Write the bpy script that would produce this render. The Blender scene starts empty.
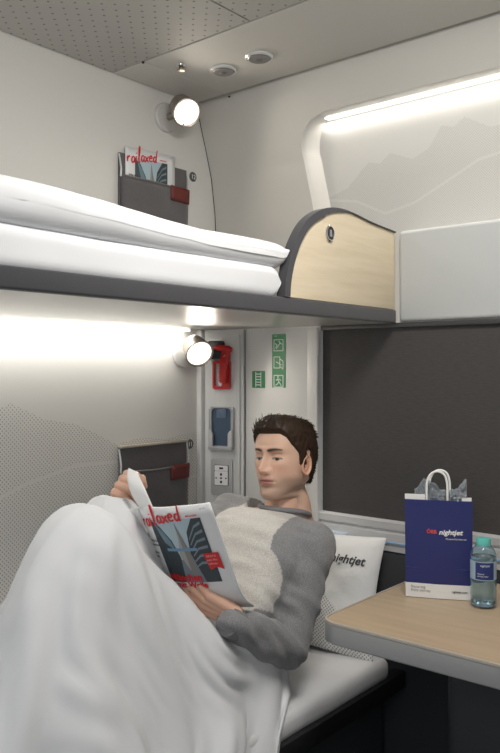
import bpy, bmesh, math, random, zlib, base64
import numpy as np
from mathutils import Vector, Matrix, noise
random.seed(7)
S = bpy.context.scene
COL = S.collection
# ------------------------------------------------------------------ camera
cd = bpy.data.cameras.new('camera'); cam = bpy.data.objects.new('camera', cd); COL.objects.link(cam)
cd.sensor_fit = 'HORIZONTAL'; cd.sensor_width = 36; cd.lens = 777/500*36
cd.shift_y = -8.5/500
cam.location = (0, 0, 1.32)
cam.rotation_euler = (math.radians(90), 0, math.radians(-50.1))
cd.clip_start = 0.02
S.camera = cam
# ------------------------------------------------------------------ world, lights, exposure
w = bpy.data.worlds.new('world'); S.world = w; w.use_nodes = True
w.node_tree.nodes['Background'].inputs[0].default_value = (0.92, 0.96, 1.0, 1)
w.node_tree.nodes['Background'].inputs[1].default_value = 0.25
S.view_settings.view_transform = 'Standard'; S.view_settings.look = 'None'
S.view_settings.exposure = 0.0; S.view_settings.gamma = 1.0; S.view_settings.use_curve_mapping = False

def area(name, loc, direction, sx, sy, power, color=(1, 1, 1), spread=180):
    l = bpy.data.lights.new(name, 'AREA'); l.shape = 'RECTANGLE'; l.size = sx; l.size_y = sy
    l.energy = power; l.color = color; l.spread = math.radians(spread)
    o = bpy.data.objects.new(name, l); COL.objects.link(o); o.location = loc
    o.rotation_euler = Vector(direction).to_track_quat('-Z', 'Y').to_euler()
    return o
# soft fill added behind the camera on the doorway side, high ceiling lamp of the compartment
area('doorway_side_fill', (-0.45, 0.10, 1.65), (0.86, 0.6, -0.30), 0.8, 0.8, 8, (0.96, 0.98, 1.0))
area('ceiling_lamp_light', (1.10, 0.55, 2.18), (0.15, 0.25, -1), 0.4, 0.4, 16, (1.0, 0.96, 0.90))
# LED lines: along the left wall under the upper berth, and in the top of the upper recess
def led(name, loc, sx, sy, rot, power, color):
    l = bpy.data.lights.new(name, 'AREA'); l.shape = 'RECTANGLE'; l.size = sx; l.size_y = sy
    l.energy = power; l.color = color
    o = bpy.data.objects.new(name, l); COL.objects.link(o); o.location = loc; o.rotation_euler = rot
    return o
led('berth_led_light', (0.95, 1.790, 1.436), 1.80, 0.03, (math.radians(22), 0, 0), 3.0, (1.0, 0.97, 0.91))
led('recess_led_light', (2.022, 0.86, 2.086), 0.03, 1.1, (0, math.radians(-6), 0), 3.2, (1.0, 0.96, 0.88))

# pose of the head
HEAD_YAW, HEAD_PITCH, HEAD_ROLL, HEAD_S, IRIS = 0, -5, 3, .96, 0
# ------------------------------------------------------------------ materials
def mat(name, color=(.5, .5, .5), rough=.5, metal=0., emit=None, estr=1., spec=.5, trans=0., ior=1.45, sheen=0, alpha=1):
    m = bpy.data.materials.new(name); m.use_nodes = True
    b = m.node_tree.nodes['Principled BSDF']
    b.inputs['Base Color'].default_value = (*color, 1); b.inputs['Roughness'].default_value = rough
    b.inputs['Metallic'].default_value = metal; b.inputs['Specular IOR Level'].default_value = spec
    b.inputs['Transmission Weight'].default_value = trans; b.inputs['IOR'].default_value = ior
    b.inputs['Sheen Weight'].default_value = sheen; b.inputs['Alpha'].default_value = alpha
    if emit: b.inputs['Emission Color'].default_value = (*emit, 1); b.inputs['Emission Strength'].default_value = estr
    return m
class NT:
    def __init__(s, m): s.m = m; s.t = m.node_tree; s.b = s.t.nodes['Principled BSDF']
    def n(s, typ, **k):
        x = s.t.nodes.new(typ)
        for a, v in k.items(): setattr(x, a, v)
        return x
    def l(s, a, b): s.t.links.new(a, b)
    def math(s, op, a, b=None, c=None):
        x = s.n('ShaderNodeMath', operation=op)
        for i, v in enumerate((a, b, c)):
            if v is None: continue
            if isinstance(v, (int, float)): x.inputs[i].default_value = v
            else: s.l(v, x.inputs[i])
        return x.outputs[0]
    def obj(s):
        tc = s.n('ShaderNodeTexCoord'); return tc.outputs['Object']
    def sep(s, v):
        x = s.n('ShaderNodeSeparateXYZ'); s.l(v, x.inputs[0]); return x.outputs
    def mix(s, f, a, b):
        x = s.n('ShaderNodeMix', data_type='RGBA')
        if isinstance(f, (int, float)): x.inputs[0].default_value = f
        else: s.l(f, x.inputs[0])
        for i, v in ((6, a), (7, b)):
            if isinstance(v, tuple): x.inputs[i].default_value = (*v, 1)
            else: s.l(v, x.inputs[i])
        return x.outputs[2]
    def noise(s, scale=5, detail=3, vec=None, rough=.5):
        x = s.n('ShaderNodeTexNoise'); x.inputs['Scale'].default_value = scale; x.inputs['Detail'].default_value = detail
        x.inputs['Roughness'].default_value = rough
        if vec is None: vec = s.obj()
        s.l(vec, x.inputs['Vector']); return x.outputs['Fac']
    def mapping(s, scale, rot=(0, 0, 0)):
        x = s.n('ShaderNodeMapping'); x.inputs['Scale'].default_value = scale; x.inputs['Rotation'].default_value = rot
        s.l(s.obj(), x.inputs[0]); return x.outputs[0]
    def bump(s, h, strength=.3, dist=.002):
        x = s.n('ShaderNodeBump'); x.inputs['Strength'].default_value = strength; x.inputs['Distance'].default_value = dist
        s.l(h, x.inputs['Height']); s.l(x.outputs[0], s.b.inputs['Normal'])
    def base(s, c): s.l(c, s.b.inputs['Base Color'])
    def dots(s, u, v, sp, r, soft=.3):
        # staggered grid of round dots; returns 1 inside a dot
        def grid(uo, vo):
            fu = s.math('SUBTRACT', s.math('FRACT', s.math('DIVIDE', s.math('ADD', u, uo), sp)), .5)
            fv = s.math('SUBTRACT', s.math('FRACT', s.math('DIVIDE', s.math('ADD', v, vo), sp)), .5)
            d = s.math('SQRT', s.math('ADD', s.math('MULTIPLY', fu, fu), s.math('MULTIPLY', fv, fv)))
            return s.math('LESS_THAN', d, r/sp)
        return s.math('MAXIMUM', grid(0.0, 0.0), grid(sp/2, sp/2))
    def profile(s, u, pts, lo, hi):
        # piecewise linear height line along u, through a grey ramp
        u0, u1 = pts[0][0], pts[-1][0]
        r = s.n('ShaderNodeValToRGB'); cr = r.color_ramp
        while len(cr.elements) > 2: cr.elements.remove(cr.elements[0])
        for i, (a, h) in enumerate(pts):
            p = (a-u0)/(u1-u0); g = (h-lo)/(hi-lo)
            if i == 0: e = cr.elements[0]; e.position = 0
            elif i == len(pts)-1: e = cr.elements[-1]; e.position = 1
            else: e = cr.elements.new(p)
            e.color = (g, g, g, 1)
        s.l(s.math('DIVIDE', s.math('SUBTRACT', u, u0), u1-u0), r.inputs[0])
        return s.math('MULTIPLY_ADD', r.outputs[0], hi-lo, lo)

M = {}
def fabric(name, c, c2, scale=500, bump=.3, rough=.9, sheen=.2, mottled=14):
    m = mat(name, c, rough, sheen=sheen); t = NT(m)
    a = t.noise(scale, 2); b = t.noise(mottled, 3)
    t.base(t.mix(t.math('MULTIPLY_ADD', a, .6, t.math('MULTIPLY', b, .4)), c, c2))
    t.bump(a, bump, .001); return m
wall_c = (.66, .65, .62)
M['wall'] = mat('white_panel', wall_c, .42)
M['panel'] = mat('panel_white', (.66, .66, .65), .4)
M['grey_white'] = mat('light_grey_plastic', (.50, .52, .52), .35)
M['seam'] = mat('seam_dark', (.05, .05, .05), .7)
M['dark_trim'] = fabric('dark_grey_trim', (.035, .035, .04), (.06, .06, .068), 400)
M['frame_dark'] = mat('frame_anthracite', (.045, .043, .048), .5)
M['black'] = mat('black_plastic', (.015, .015, .017), .5)
M['under'] = mat('berth_underside', (.50, .49, .47), .34, .25)
M['alu'] = mat('aluminium', (.70, .71, .72), .35, .45)
M['chrome'] = mat('chrome', (.75, .75, .74), .15, 1)
M['lampmetal'] = mat('satin_nickel', (.36, .32, .275), .36, .8)
M['lampbase'] = mat('lamp_white', (.62, .61, .59), .35, .2)
M['lampglow'] = mat('lamp_glow', (1, .95, .85), .5, emit=(1, .94, .84), estr=1.5)
M['led'] = mat('led_strip', (1, 1, 1), .5, emit=(1, .97, .91), estr=3)
M['white'] = mat('white_print', (.80, .80, .80), .5)
M['paper'] = mat('paper_white', (.78, .78, .77), .45)
M['red'] = mat('print_red', (.60, .02, .025), .5)
M['redplastic'] = mat('red_plastic', (.52, .02, .018), .3)
M['green'] = mat('sign_green', (.035, .24, .09), .45)
M['badge'] = mat('badge_grey', (.10, .10, .105), .5)
M['ink'] = mat('ink_dark', (.04, .04, .045), .5)
M['inkgrey'] = mat('ink_grey', (.28, .28, .3), .5)
M['blue_holder'] = mat('steel_blue_plastic', (.06, .095, .15), .35)
M['skyblue'] = mat('pale_blue_film', (.30, .52, .80), .3)
M['leather'] = fabric('red_leather', (.16, .025, .02), (.11, .018, .016), 260, .3, .55, 0)
M['felt'] = fabric('grey_felt', (.070, .066, .072), (.150, .142, .146), 260, .7)
M['seatpad'] = fabric('dark_seat_fabric', (.022, .022, .026), (.045, .045, .052), 300, .5)
M['underdark'] = mat('dark_cabinet', (.045, .05, .056), .55)
# floor
M['floor'] = mat('dark_floor', (.05, .05, .055), .6); t = NT(M['floor']); t.base(t.mix(t.noise(220, 2), (.035, .036, .04), (.07, .07, .075)))
# bed linen
M['linen'] = mat('white_linen', (.69, .70, .72), .85, sheen=.1); t = NT(M['linen']); t.bump(t.noise(700, 2), .15, .0006)
M['sheet'] = mat('white_sheet', (.66, .66, .67), .85, sheen=.1); t = NT(M['sheet']); t.bump(t.noise(18, 4), .35, .006)
# wood
def wood(name, c, c2, scale, rough=.45):
    m = mat(name, c, rough); t = NT(m)
    a = t.noise(1, 6, t.mapping(scale), .6); r = t.n('ShaderNodeMapRange'); r.inputs[1].default_value = .35; r.inputs[2].default_value = .65
    t.l(a, r.inputs[0]); t.base(t.mix(r.outputs[0], c, c2)); return m
M['maple'] = wood('maple_veneer', (.73, .63, .47), (.66, .56, .40), (5, 5, 60))
M['maple_table'] = wood('table_maple', (.47, .36, .245), (.41, .31, .205), (40, 3, 3), .38)
M['blind'] = mat('dark_blind', (.05, .048, .048), .8); t = NT(M['blind'])
t.base(t.mix(t.noise(1, 3, t.mapping((2, 40, 330)), .6), (.036, .034, .035), (.072, .068, .066))); t.bump(t.noise(1, 2, t.mapping((2, 40, 330))), .4, .001)

# ------------------------------------------------------------------ mesh helpers
def link(name, me, m, parent=None, smooth=False, auto=None):
    o = bpy.data.objects.new(name, me); COL.objects.link(o)
    if m is not None:
        for x in (m if isinstance(m, (list, tuple)) else [m]): me.materials.append(x)
    if smooth:
        me.polygons.foreach_set('use_smooth', [True]*len(me.polygons))
        if auto: me.set_sharp_from_angle(angle=math.radians(auto))
    if parent: o.parent = parent; o.matrix_parent_inverse = parent.matrix_world.inverted()
    return o
def obj(name, bm, m, parent=None, smooth=True, auto=35):
    me = bpy.data.meshes.new(name); bmesh.ops.recalc_face_normals(bm, faces=bm.faces[:]) if bm.faces else None
    bm.to_mesh(me); bm.free(); return link(name, me, m, parent, smooth, auto)
def tag(o, label=None, cat=None, group=None, kind=None):
    if label: o['label'] = label
    if cat: o['category'] = cat
    if group: o['group'] = group
    if kind: o['kind'] = kind
    return o
def thing(name, label, cat, loc=(0, 0, 0), group=None, rotz=0):
    o = bpy.data.objects.new(name, None); COL.objects.link(o); o.location = loc; o.rotation_euler = (0, 0, rotz)
    o.empty_display_size = .05
    bpy.context.view_layer.update()
    return tag(o, label, cat, group)
def struct(name, bm, m, parent=None, **k):
    o = obj(name, bm, m, parent, **k)
    if not parent: o['kind'] = 'structure'
    return o
def BM(): return bmesh.new()
def box(bm, x0, x1, y0, y1, z0, z1, bev=0, seg=3, mtx=None, mi=0):
    r = bmesh.ops.create_cube(bm, size=1); vs = r['verts']
    for v in vs: v.co = Vector(((x0+x1)/2+v.co.x*(x1-x0), (y0+y1)/2+v.co.y*(y1-y0), (z0+z1)/2+v.co.z*(z1-z0)))
    fs = set(f for v in vs for f in v.link_faces)
    if bev > 0:
        es = list(set(e for v in vs for e in v.link_edges))
        rr = bmesh.ops.bevel(bm, geom=es, offset=bev, segments=seg, affect='EDGES', profile=.5)
        fs = set(rr['faces']) | set(f for f in fs if f.is_valid)
        vs = list(set(v for f in fs for v in f.verts))
    if mtx is not None:
        for v in vs: v.co = mtx @ v.co
    for f in fs:
        if f.is_valid: f.material_index = mi
    return bm
def frame(o, r, u):
    """matrix whose x axis is r, y axis u, z their cross product, at o"""
    r = Vector(r).normalized(); u = Vector(u); u = (u - r*u.dot(r)).normalized(); n = r.cross(u)
    m = Matrix((r, u, n)).transposed().to_4x4(); m.translation = Vector(o); return m
def prism(bm, pts, z0, z1, mtx=None, bev=0, mi=0, seg=2):
    """extrude a 2-D outline along local z"""
    a = [bm.verts.new((p[0], p[1], z0)) for p in pts]; b = [bm.verts.new((p[0], p[1], z1)) for p in pts]
    n = len(pts); fs = [bm.faces.new(a[::-1]), bm.faces.new(b)]
    for i in range(n): fs.append(bm.faces.new((a[i], a[(i+1) % n], b[(i+1) % n], b[i])))
    vs = a+b
    if bev:
        es = list(set(e for f in fs[:2] for e in f.edges))
        rr = bmesh.ops.bevel(bm, geom=es, offset=bev, segments=seg, affect='EDGES', profile=.5)
        vs = list(set(v for f in rr['faces'] for v in f.verts) | set(v for f in fs if f.is_valid for v in f.verts))
    for v in vs:
        for f in v.link_faces: f.material_index = mi
        if mtx is not None: v.co = mtx @ v.co
    return bm
def rrect(x0, x1, y0, y1, r, n=6, corners=(1, 1, 1, 1)):
    out = []
    for (cx, cy, a0, c) in ((x1-r, y1-r, 0, corners[0]), (x0+r, y1-r, 90, corners[1]), (x0+r, y0+r, 180, corners[2]), (x1-r, y0+r, 270, corners[3])):
        if not c:
            out.append((cx+(r if a0 in (0, 270) else -r), cy+(r if a0 in (0, 90) else -r))); continue
        for i in range(n+1):
            a = math.radians(a0+90*i/n); out.append((cx+r*math.cos(a), cy+r*math.sin(a)))
    return out
def ring(bm, outer, inner, z0, z1, mtx=None, mi=0):
    """frame between two outlines with the same number of points"""
    n = len(outer); L = []
    for pts, z in ((outer, z0), (outer, z1), (inner, z1), (inner, z0)): L.append([bm.verts.new((p[0], p[1], z)) for p in pts])
    for k in range(4):
        A, B = L[k], L[(k+1) % 4]
        for i in range(n):
            f = bm.faces.new((A[i], A[(i+1) % n], B[(i+1) % n], B[i])); f.material_index = mi
    if mtx is not None:
        for l in L:
            for v in l: v.co = mtx @ v.co
def lathe(bm, prof, mtx=None, n=32, mi=0):
    """revolve (radius, height) points about local z"""
    rings = []
    for r, h in prof:
        if r < 1e-6: rings.append([bm.verts.new((0, 0, h))])
        else: rings.append([bm.verts.new((r*math.cos(2*math.pi*i/n), r*math.sin(2*math.pi*i/n), h)) for i in range(n)])
    for A, B in zip(rings, rings[1:]):
        for i in range(n):
            if len(A) == 1 and len(B) == 1: continue
            if len(A) == 1: f = bm.faces.new((A[0], B[i], B[(i+1) % n]))
            elif len(B) == 1: f = bm.faces.new((A[i], B[0], A[(i+1) % n]))
            else: f = bm.faces.new((A[i], B[i], B[(i+1) % n], A[(i+1) % n]))
            f.material_index = mi
    if mtx is not None:
        for l in rings:
            for v in l: v.co = mtx @ v.co
    return bm
def tube(bm, pts, rad, n=8, caps=True, flat=1.0, mi=0):
    pts = [Vector(p) for p in pts]; N = len(pts)
    if isinstance(rad, (int, float)): rad = [rad]*N
    up = None; rings = []
    for i, p in enumerate(pts):
        d = (pts[min(i+1, N-1)]-pts[max(i-1, 0)]).normalized()
        if up is None:
            up = Vector((0, 0, 1)) if abs(d.z) < .9 else Vector((1, 0, 0))
        up = (up-d*up.dot(d)).normalized(); s = d.cross(up)
        rings.append([bm.verts.new(p+(up*math.cos(2*math.pi*k/n)*flat+s*math.sin(2*math.pi*k/n))*rad[i]) for k in range(n)])
    for A, B in zip(rings, rings[1:]):
        for k in range(n): bm.faces.new((A[k], A[(k+1) % n], B[(k+1) % n], B[k])).material_index = mi
    if caps:
        bm.faces.new(rings[0][::-1]).material_index = mi; bm.faces.new(rings[-1]).material_index = mi
    return bm
def gridmesh(P, closed_u=False):
    """P: array (nu, nv, 3) -> mesh data"""
    nu, nv = P.shape[:2]; me = bpy.data.meshes.new('grid')
    idx = np.arange(nu*nv).reshape(nu, nv); fs = []
    for i in range(nu-1 if not closed_u else nu):
        j = (i+1) % nu
        for k in range(nv-1): fs.append((idx[i, k], idx[j, k], idx[j, k+1], idx[i, k+1]))
    me.from_pydata([tuple(p) for p in P.reshape(-1, 3)], [], [tuple(int(a) for a in f) for f in fs]); me.update(); return me
def bezier(pts, n=12):
    """Catmull-Rom through pts"""
    pts = [Vector(p) for p in pts]; out = []
    for i in range(len(pts)-1):
        p0 = pts[max(i-1, 0)]; p1 = pts[i]; p2 = pts[i+1]; p3 = pts[min(i+2, len(pts)-1)]
        for k in range(n):
            t = k/n; out.append(.5*((2*p1)+(-p0+p2)*t+(2*p0-5*p1+4*p2-p3)*t*t+(-p0+3*p1-3*p2+p3)*t*t*t))
    out.append(pts[-1]); return out
def text(name, s, o, r, u, size, m, parent=None, shear=0, thick=.0004, bold=0, warp=None, align='LEFT', squash=1):
    c = bpy.data.curves.new('t', 'FONT'); c.body = s; c.size = size; c.shear = shear; c.extrude = thick; c.offset = bold; c.align_x = align
    c.resolution_u = 3
    to = bpy.data.objects.new('t', c); COL.objects.link(to); bpy.context.view_layer.update()
    me = bpy.data.meshes.new_from_object(to.evaluated_get(bpy.context.evaluated_depsgraph_get()))
    bpy.data.objects.remove(to)
    F = frame(o, r, u)
    for v in me.vertices:
        p = v.co.copy(); p.x *= squash
        v.co = warp(p) if warp else F @ p
    me.materials.clear()
    return link(name, me, m, parent)
def apply_mods(o):
    dg = bpy.context.evaluated_depsgraph_get(); dg.update()
    me = bpy.data.meshes.new_from_object(o.evaluated_get(dg)); old = o.data; o.modifiers.clear(); o.data = me
    return o
# ================================================================== THE SETTING
YL = 1.85          # left wall
XW = 2.00          # window wall
ZC = 2.225         # ceiling
PROF = [(0, 2.0), (1.35, 2.0), (1.62, 2.022), (1.74, 2.027), (1.86, 2.02), (1.98, 2.002), (2.08, 1.972), (2.16, 1.945), (2.225, 1.93)]
def wallx(z):
    for (a, b), (c, d) in zip(PROF, PROF[1:]):
        if a <= z <= c: return b+(d-b)*(z-a)/(c-a)
    return PROF[-1][1]
# left wall with the dotted mountain print
M['wall_print'] = mat('white_panel_printed', wall_c, .42); t = NT(M['wall_print'])
o_ = t.sep(t.obj())
ridge = [(.6, 1.10), (.72, 1.155), (1.01, 1.185), (1.10, 1.18), (1.20, 1.225), (1.31, 1.175), (1.42, 1.155), (1.50, 1.12), (1.57, 1.085), (1.68, 1.10), (1.78, 1.085), (1.88, 1.10)]
ridge2 = [(.6, .93), (1.05, .93), (1.25, 1.0), (1.42, 1.035), (1.6, 1.03), (1.88, .95)]
p1 = t.profile(o_['X'], ridge, .8, 1.4); p2 = t.profile(o_['X'], ridge2, .8, 1.4)
below = t.math('LESS_THAN', o_['Z'], p1)
gap = t.math('GREATER_THAN', t.math('ABSOLUTE', t.math('SUBTRACT', o_['Z'], p2)), .0055)
d = t.dots(o_['X'], o_['Z'], .0125, .0021)
f = t.math('MULTIPLY', t.math('MULTIPLY', d, below), gap)
lim = t.math('GREATER_THAN', o_['X'], .6)
t.base(t.mix(t.math('MULTIPLY', f, t.math('MULTIPLY', lim, .62)), wall_c, (.10, .10, .10)))
b = BM(); box(b, -.9, 2.06, YL, YL+.04, 0, ZC+.02); struct('wall_left', b, M['wall_print'], smooth=False)

# floor
b = BM(); box(b, -.9, 2.1, -.7, YL+.04, -.03, 0); struct('floor', b, M['floor'], smooth=False)

# ceiling: perforated panel inwards, plain panels towards the window, with dark gaps
M['ceil_perf'] = mat('perforated_ceiling', (.46, .445, .42), .65, spec=.25); t = NT(M['ceil_perf']); o_ = t.sep(t.obj())
t.base(t.mix(t.math('MULTIPLY', t.dots(o_['X'], o_['Y'], .046, .0034), .75), (.46, .445, .42), (.10, .10, .10)))
M['ceil'] = mat('ceiling_panel', (.60, .585, .55), .65, spec=.25)
b = BM(); box(b, -.9, 2.1, -.7, YL+.04, ZC+.022, ZC+.06); struct('ceiling', b, M['seam'], smooth=False)
b = BM(); box(b, -.9, 1.553, -.7, 1.297, ZC-.002, ZC+.022, .002, 1); struct('ceiling_panel', b, M['ceil_perf'], smooth=False)
b = BM(); box(b, -.9, 1.553, 1.301, YL-.003, ZC-.002, ZC+.022, .002, 1); struct('ceiling_panel', b, M['ceil_perf'], smooth=False)
b = BM(); box(b, 1.558, 1.914, -.7, 1.708, ZC-.002, ZC+.022, .002, 1); struct('ceiling_panel', b, M['ceil'], smooth=False)
b = BM(); box(b, 1.558, 1.914, 1.710, YL-.003, ZC-.002, ZC+.022, .002, 1); struct('ceiling_panel', b, M['ceil'], smooth=False)
# dark little clip at the seams
b = BM(); lathe(b, [(.0, -.004), (.004, -.004), (.004, 0)], Matrix.Translation((1.556, 1.712, ZC-.002)), 12); struct('trim_1', b, M['black'])
b = BM(); lathe(b, [(.0, -.004), (.004, -.004), (.004, 0)], Matrix.Translation((1.932, 1.705, ZC-.004)), 12); struct('trim_2', b, M['black'])

# window wall, upper curved shell with the rounded recess opening
RY0, RY1, RZ0, RZ1 = .05, 1.455, 1.722, 2.103
def in_rec(y, z, g=0):
    r = .075
    if y > RY1+g or z > RZ1+g: return False
    if y > RY1+g-r and z > RZ1+g-r: return (y-(RY1+g-r))**2+(z-(RZ1+g-r))**2 < r*r
    return True
# shell built as a strip fan: left of the opening, above the opening
zs = sorted(set([1.45, 1.5, 1.55, 1.6, 1.65, 1.7]+list(np.linspace(RZ0, RZ1, 28))+[2.12, 2.14, 2.16, 2.18, 2.2, ZC+.02]))
r = .105
def redge(z):
    """y of the opening's left edge at height z (wide round top corner)"""
    base = RY1-.045*max(0, (2.03-z)/.31)**1.3
    if z <= RZ1-r: return base
    return base-r+math.sqrt(max(r*r-(z-(RZ1-r))**2, 0))
b = BM()
def vcol(z, ys): return [b.verts.new((wallx(z), y, z)) for y in ys]
NL = 4
rows = []
for z in zs:
    if z <= RZ1+1e-6:
        e = redge(z) if z >= RZ0-1e-6 else RY1
        rows.append(vcol(z, list(np.linspace(YL+.01, e, NL))))
for A, B in zip(rows, rows[1:]):
    for i in range(NL-1): b.faces.new((A[i], A[i+1], B[i+1], B[i]))
rows = []
tz = [z for z in zs if z >= RZ1-1e-6]
for z in tz: rows.append(vcol(z, [YL+.01, RY1-r, 1.0, .5, RY0, -.7]))
for A, B in zip(rows, rows[1:]):
    for i in range(5): b.faces.new((A[i], A[i+1], B[i+1], B[i]))
# below the recess, right of the opening
A = vcol(1.45, [RY1, RY0, -.7]); B = vcol(RZ0, [RY1, RY0, -.7]); C_ = vcol(RZ1, [RY0, -.7])
b.faces.new((A[0], A[1], B[1], B[0])); b.faces.new((A[1], A[2], B[2], B[1])); b.faces.new((B[1], B[2], C_[1], C_[0]))
# reveal of the recess, rounded inwards
RD = .055
edge = [(redge(z), z) for z in np.linspace(RZ0, RZ1-r, 12)]+[(RY1-r+r*math.cos(a), RZ1-r+r*math.sin(a)) for a in np.linspace(0, math.pi/2, 14)[1:]]+[(y, RZ1) for y in np.linspace(RY1-r, RY0, 6)[1:]]
L = []
for k, (dx, ins) in enumerate(((0, 0), (.004, .005), (.012, .012), (.035, .022), (RD, .034))):
    row = []
    for (y, z) in edge:
        yy = y-ins*(1 if z <= RZ1-r+1e-6 else max(0, y-(RY1-r))/r)
        zz = z-ins*.15*(1 if z > RZ1-r else 0)
        row.append(b.verts.new((wallx(z)+dx if k else wallx(z), yy, zz)))
    L.append(row)
for A, B in zip(L, L[1:]):
    for i in range(len(edge)-1): b.faces.new((A[i], A[i+1], B[i+1], B[i]))
M['shell'] = mat('side_shell', (.58, .565, .53), .42)
struct('wall_window', b, M['shell'], auto=50)
# recess back, printed
M['recess'] = mat('recess_printed', (.60, .59, .565), .4); t = NT(M['recess']); o_ = t.sep(t.obj())
rg = [(.55, 1.93), (.75, 1.985), (.86, 1.98), (.93, 2.02), (.965, 2.0), (1.0, 2.01), (1.05, 1.955), (1.10, 1.935), (1.17, 1.965), (1.21, 1.94), (1.25, 1.95), (1.33, 1.885), (1.42, 1.86)]
rg2 = [(.55, 1.95), (.90, 1.90), (1.1, 1.81), (1.2, 1.79), (1.30, 1.84), (1.42, 1.86)]
p1 = t.profile(o_['Y'], rg, 1.6, 2.2); p2 = t.profile(o_['Y'], rg2, 1.6, 2.2)
f = t.math('MULTIPLY', t.dots(o_['Y'], o_['Z'], .0075, .0019), t.math('LESS_THAN', o_['Z'], p1))
f = t.math('MULTIPLY', f, t.math('GREATER_THAN', t.math('ABSOLUTE', t.math('SUBTRACT', o_['Z'], p2)), .004))
f = t.math('MULTIPLY', f, t.math('GREATER_THAN', o_['Y'], .55))
t.base(t.mix(t.math('MULTIPLY', f, .30), (.60, .59, .565), (.16, .16, .16)))
b = BM(); pts = [[b.verts.new((wallx(z)+RD-.002, y, z)) for y in (RY0-.02, 1.45)] for z in np.linspace(RZ0-.02, RZ1+.01, 10)]
for A, B in zip(pts, pts[1:]): b.faces.new((A[0], A[1], B[1], B[0]))
struct('wall_recess', b, M['recess'])
b = BM(); tube(b, [(wallx(z)-.0005, YL-.0005, z) for z in np.linspace(1.46, ZC-.004, 30)], .0016, 6); struct('trim_9', b, M['seam'])
# LED line inside the recess top (behind the lip)
b = BM(); box(b, 2.000, 2.020, .10, 1.37, 2.094, 2.099, .001, 1)
tag(obj('led_strip', b, M['led'], smooth=False), 'white LED strip along the top of the upper wall recess', 'light')

# pale box below the recess
b = BM(); box(b, 1.998, 2.14, -.4, 1.112, 1.453, 1.716, .012, 4)
struct('trim_3', b, M['grey_white'])

# lower window wall: padding, sill rail, blind, frame post
b = BM(); box(b, 2.03, 2.08, -.7, YL, 0, .80); struct('wall_window_lower', b, M['underdark'], smooth=False)
b = BM(); box(b, 2.000, 2.032, -.4, 1.76, .50, .785, .012, 3); tag(obj('wall_padding', b, M['seatpad']), 'dark grey padded panel on the wall below the window', 'padding')
# aluminium sill rail with three steps
sill = thing('window_sill_rail', 'ribbed aluminium rail along the bottom of the blind', 'rail', (2.02, .5, .82))
b = BM()
prof = [(2.05, .875), (2.006, .875), (1.998, .869), (1.998, .850), (2.008, .846), (2.008, .842), (1.994, .838), (1.994, .814), (2.004, .808), (2.004, .803), (1.998, .799), (1.998, .786), (2.05, .786)]
prism(b, [(x, z) for x, z in prof], 0, 1.78, frame((0, 1.392, 0), (1, 0, 0), (0, 0, 1)))
for v in b.verts: pass
obj('rail', b, M['alu'], sill, auto=20)
b = BM(); box(b, 1.9925, 1.995, -.38, 1.39, .8115, .8145); obj('blue_line', b, M['skyblue'], sill, smooth=False)
b = BM(); box(b, 1.975, 1.996, 1.28, 1.385, .800, .822, .004, 2); obj('end_clip', b, mat('pale_clip', (.50, .58, .68), .3), sill)
# blind
b = BM(); n = 90
box(b, 2.012, 2.018, -.4, 1.385, .87, 1.452); bl = obj('window_1', b, M['blind'], smooth=False); bl['kind'] = 'structure'
b = BM(); box(b, 1.999, 2.012, -.4, 1.385, 1.437, 1.4515, .003, 2); struct('trim_4', b, M['frame_dark'])
# white post panel and reveal left of the blind
b = BM(); box(b, 1.992, 2.05, 1.392, 1.432, .70, 1.4495, .004, 3); struct('trim_5', b, M['panel'])
b = BM(); box(b, 1.998, 2.05, 1.4335, 1.690, .70, 1.4495, .003, 2); struct('wall_pillar', b, M['panel'])
# angled service panel in the corner
A0 = Vector((1.945, 1.832, 0)); A1 = Vector((1.996, 1.690, 0)); ud = (A1-A0).normalized(); nd = Vector((-ud.y, ud.x, 0))
if nd.x > 0: nd = -nd
PF = frame(A0, ud, (0, 0, 1))                       # local x along the panel, y up, z out
if PF.col[2].xyz.dot(nd) < 0: print('panel normal flips')
PW = (A1-A0).length
b = BM(); prism(b, [(0, .70), (PW, .70), (PW, 1.4495), (0, 1.4495)], -.03, .0, PF)
struct('wall_corner', b, M['panel'], smooth=False)
b = BM(); prism(b, rrect(.012, PW-.018, .72, 1.438, .012), .0, .006, PF, .002)
struct('trim_6', b, M['panel'])
b = BM(); box(b, 1.926, 1.95, 1.828, 1.851, .70, 1.4495, .004, 3); struct('trim_7', b, M['panel'])
b = BM(); box(b, 1.9905, 1.9975, 1.6895, 1.6925, .72, 1.4495); struct('trim_8', b, mat('seam_grey', (.28, .28, .28), .6), smooth=False)

# other partition and corridor side (outside the picture) close the compartment
b = BM(); box(b, -.9, 2.1, -.74, -.70, 0, ZC+.02); struct('wall_right', b, M['wall'], smooth=False)

# LED strip under the berth at the wall
b = BM(); box(b, .0, 1.86, 1.815, 1.8485, 1.442, 1.4485, .001, 1)
tag(obj('led_strip', b, M['led'], smooth=False), 'white LED strip along the wall under the upper berth', 'light')

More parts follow.
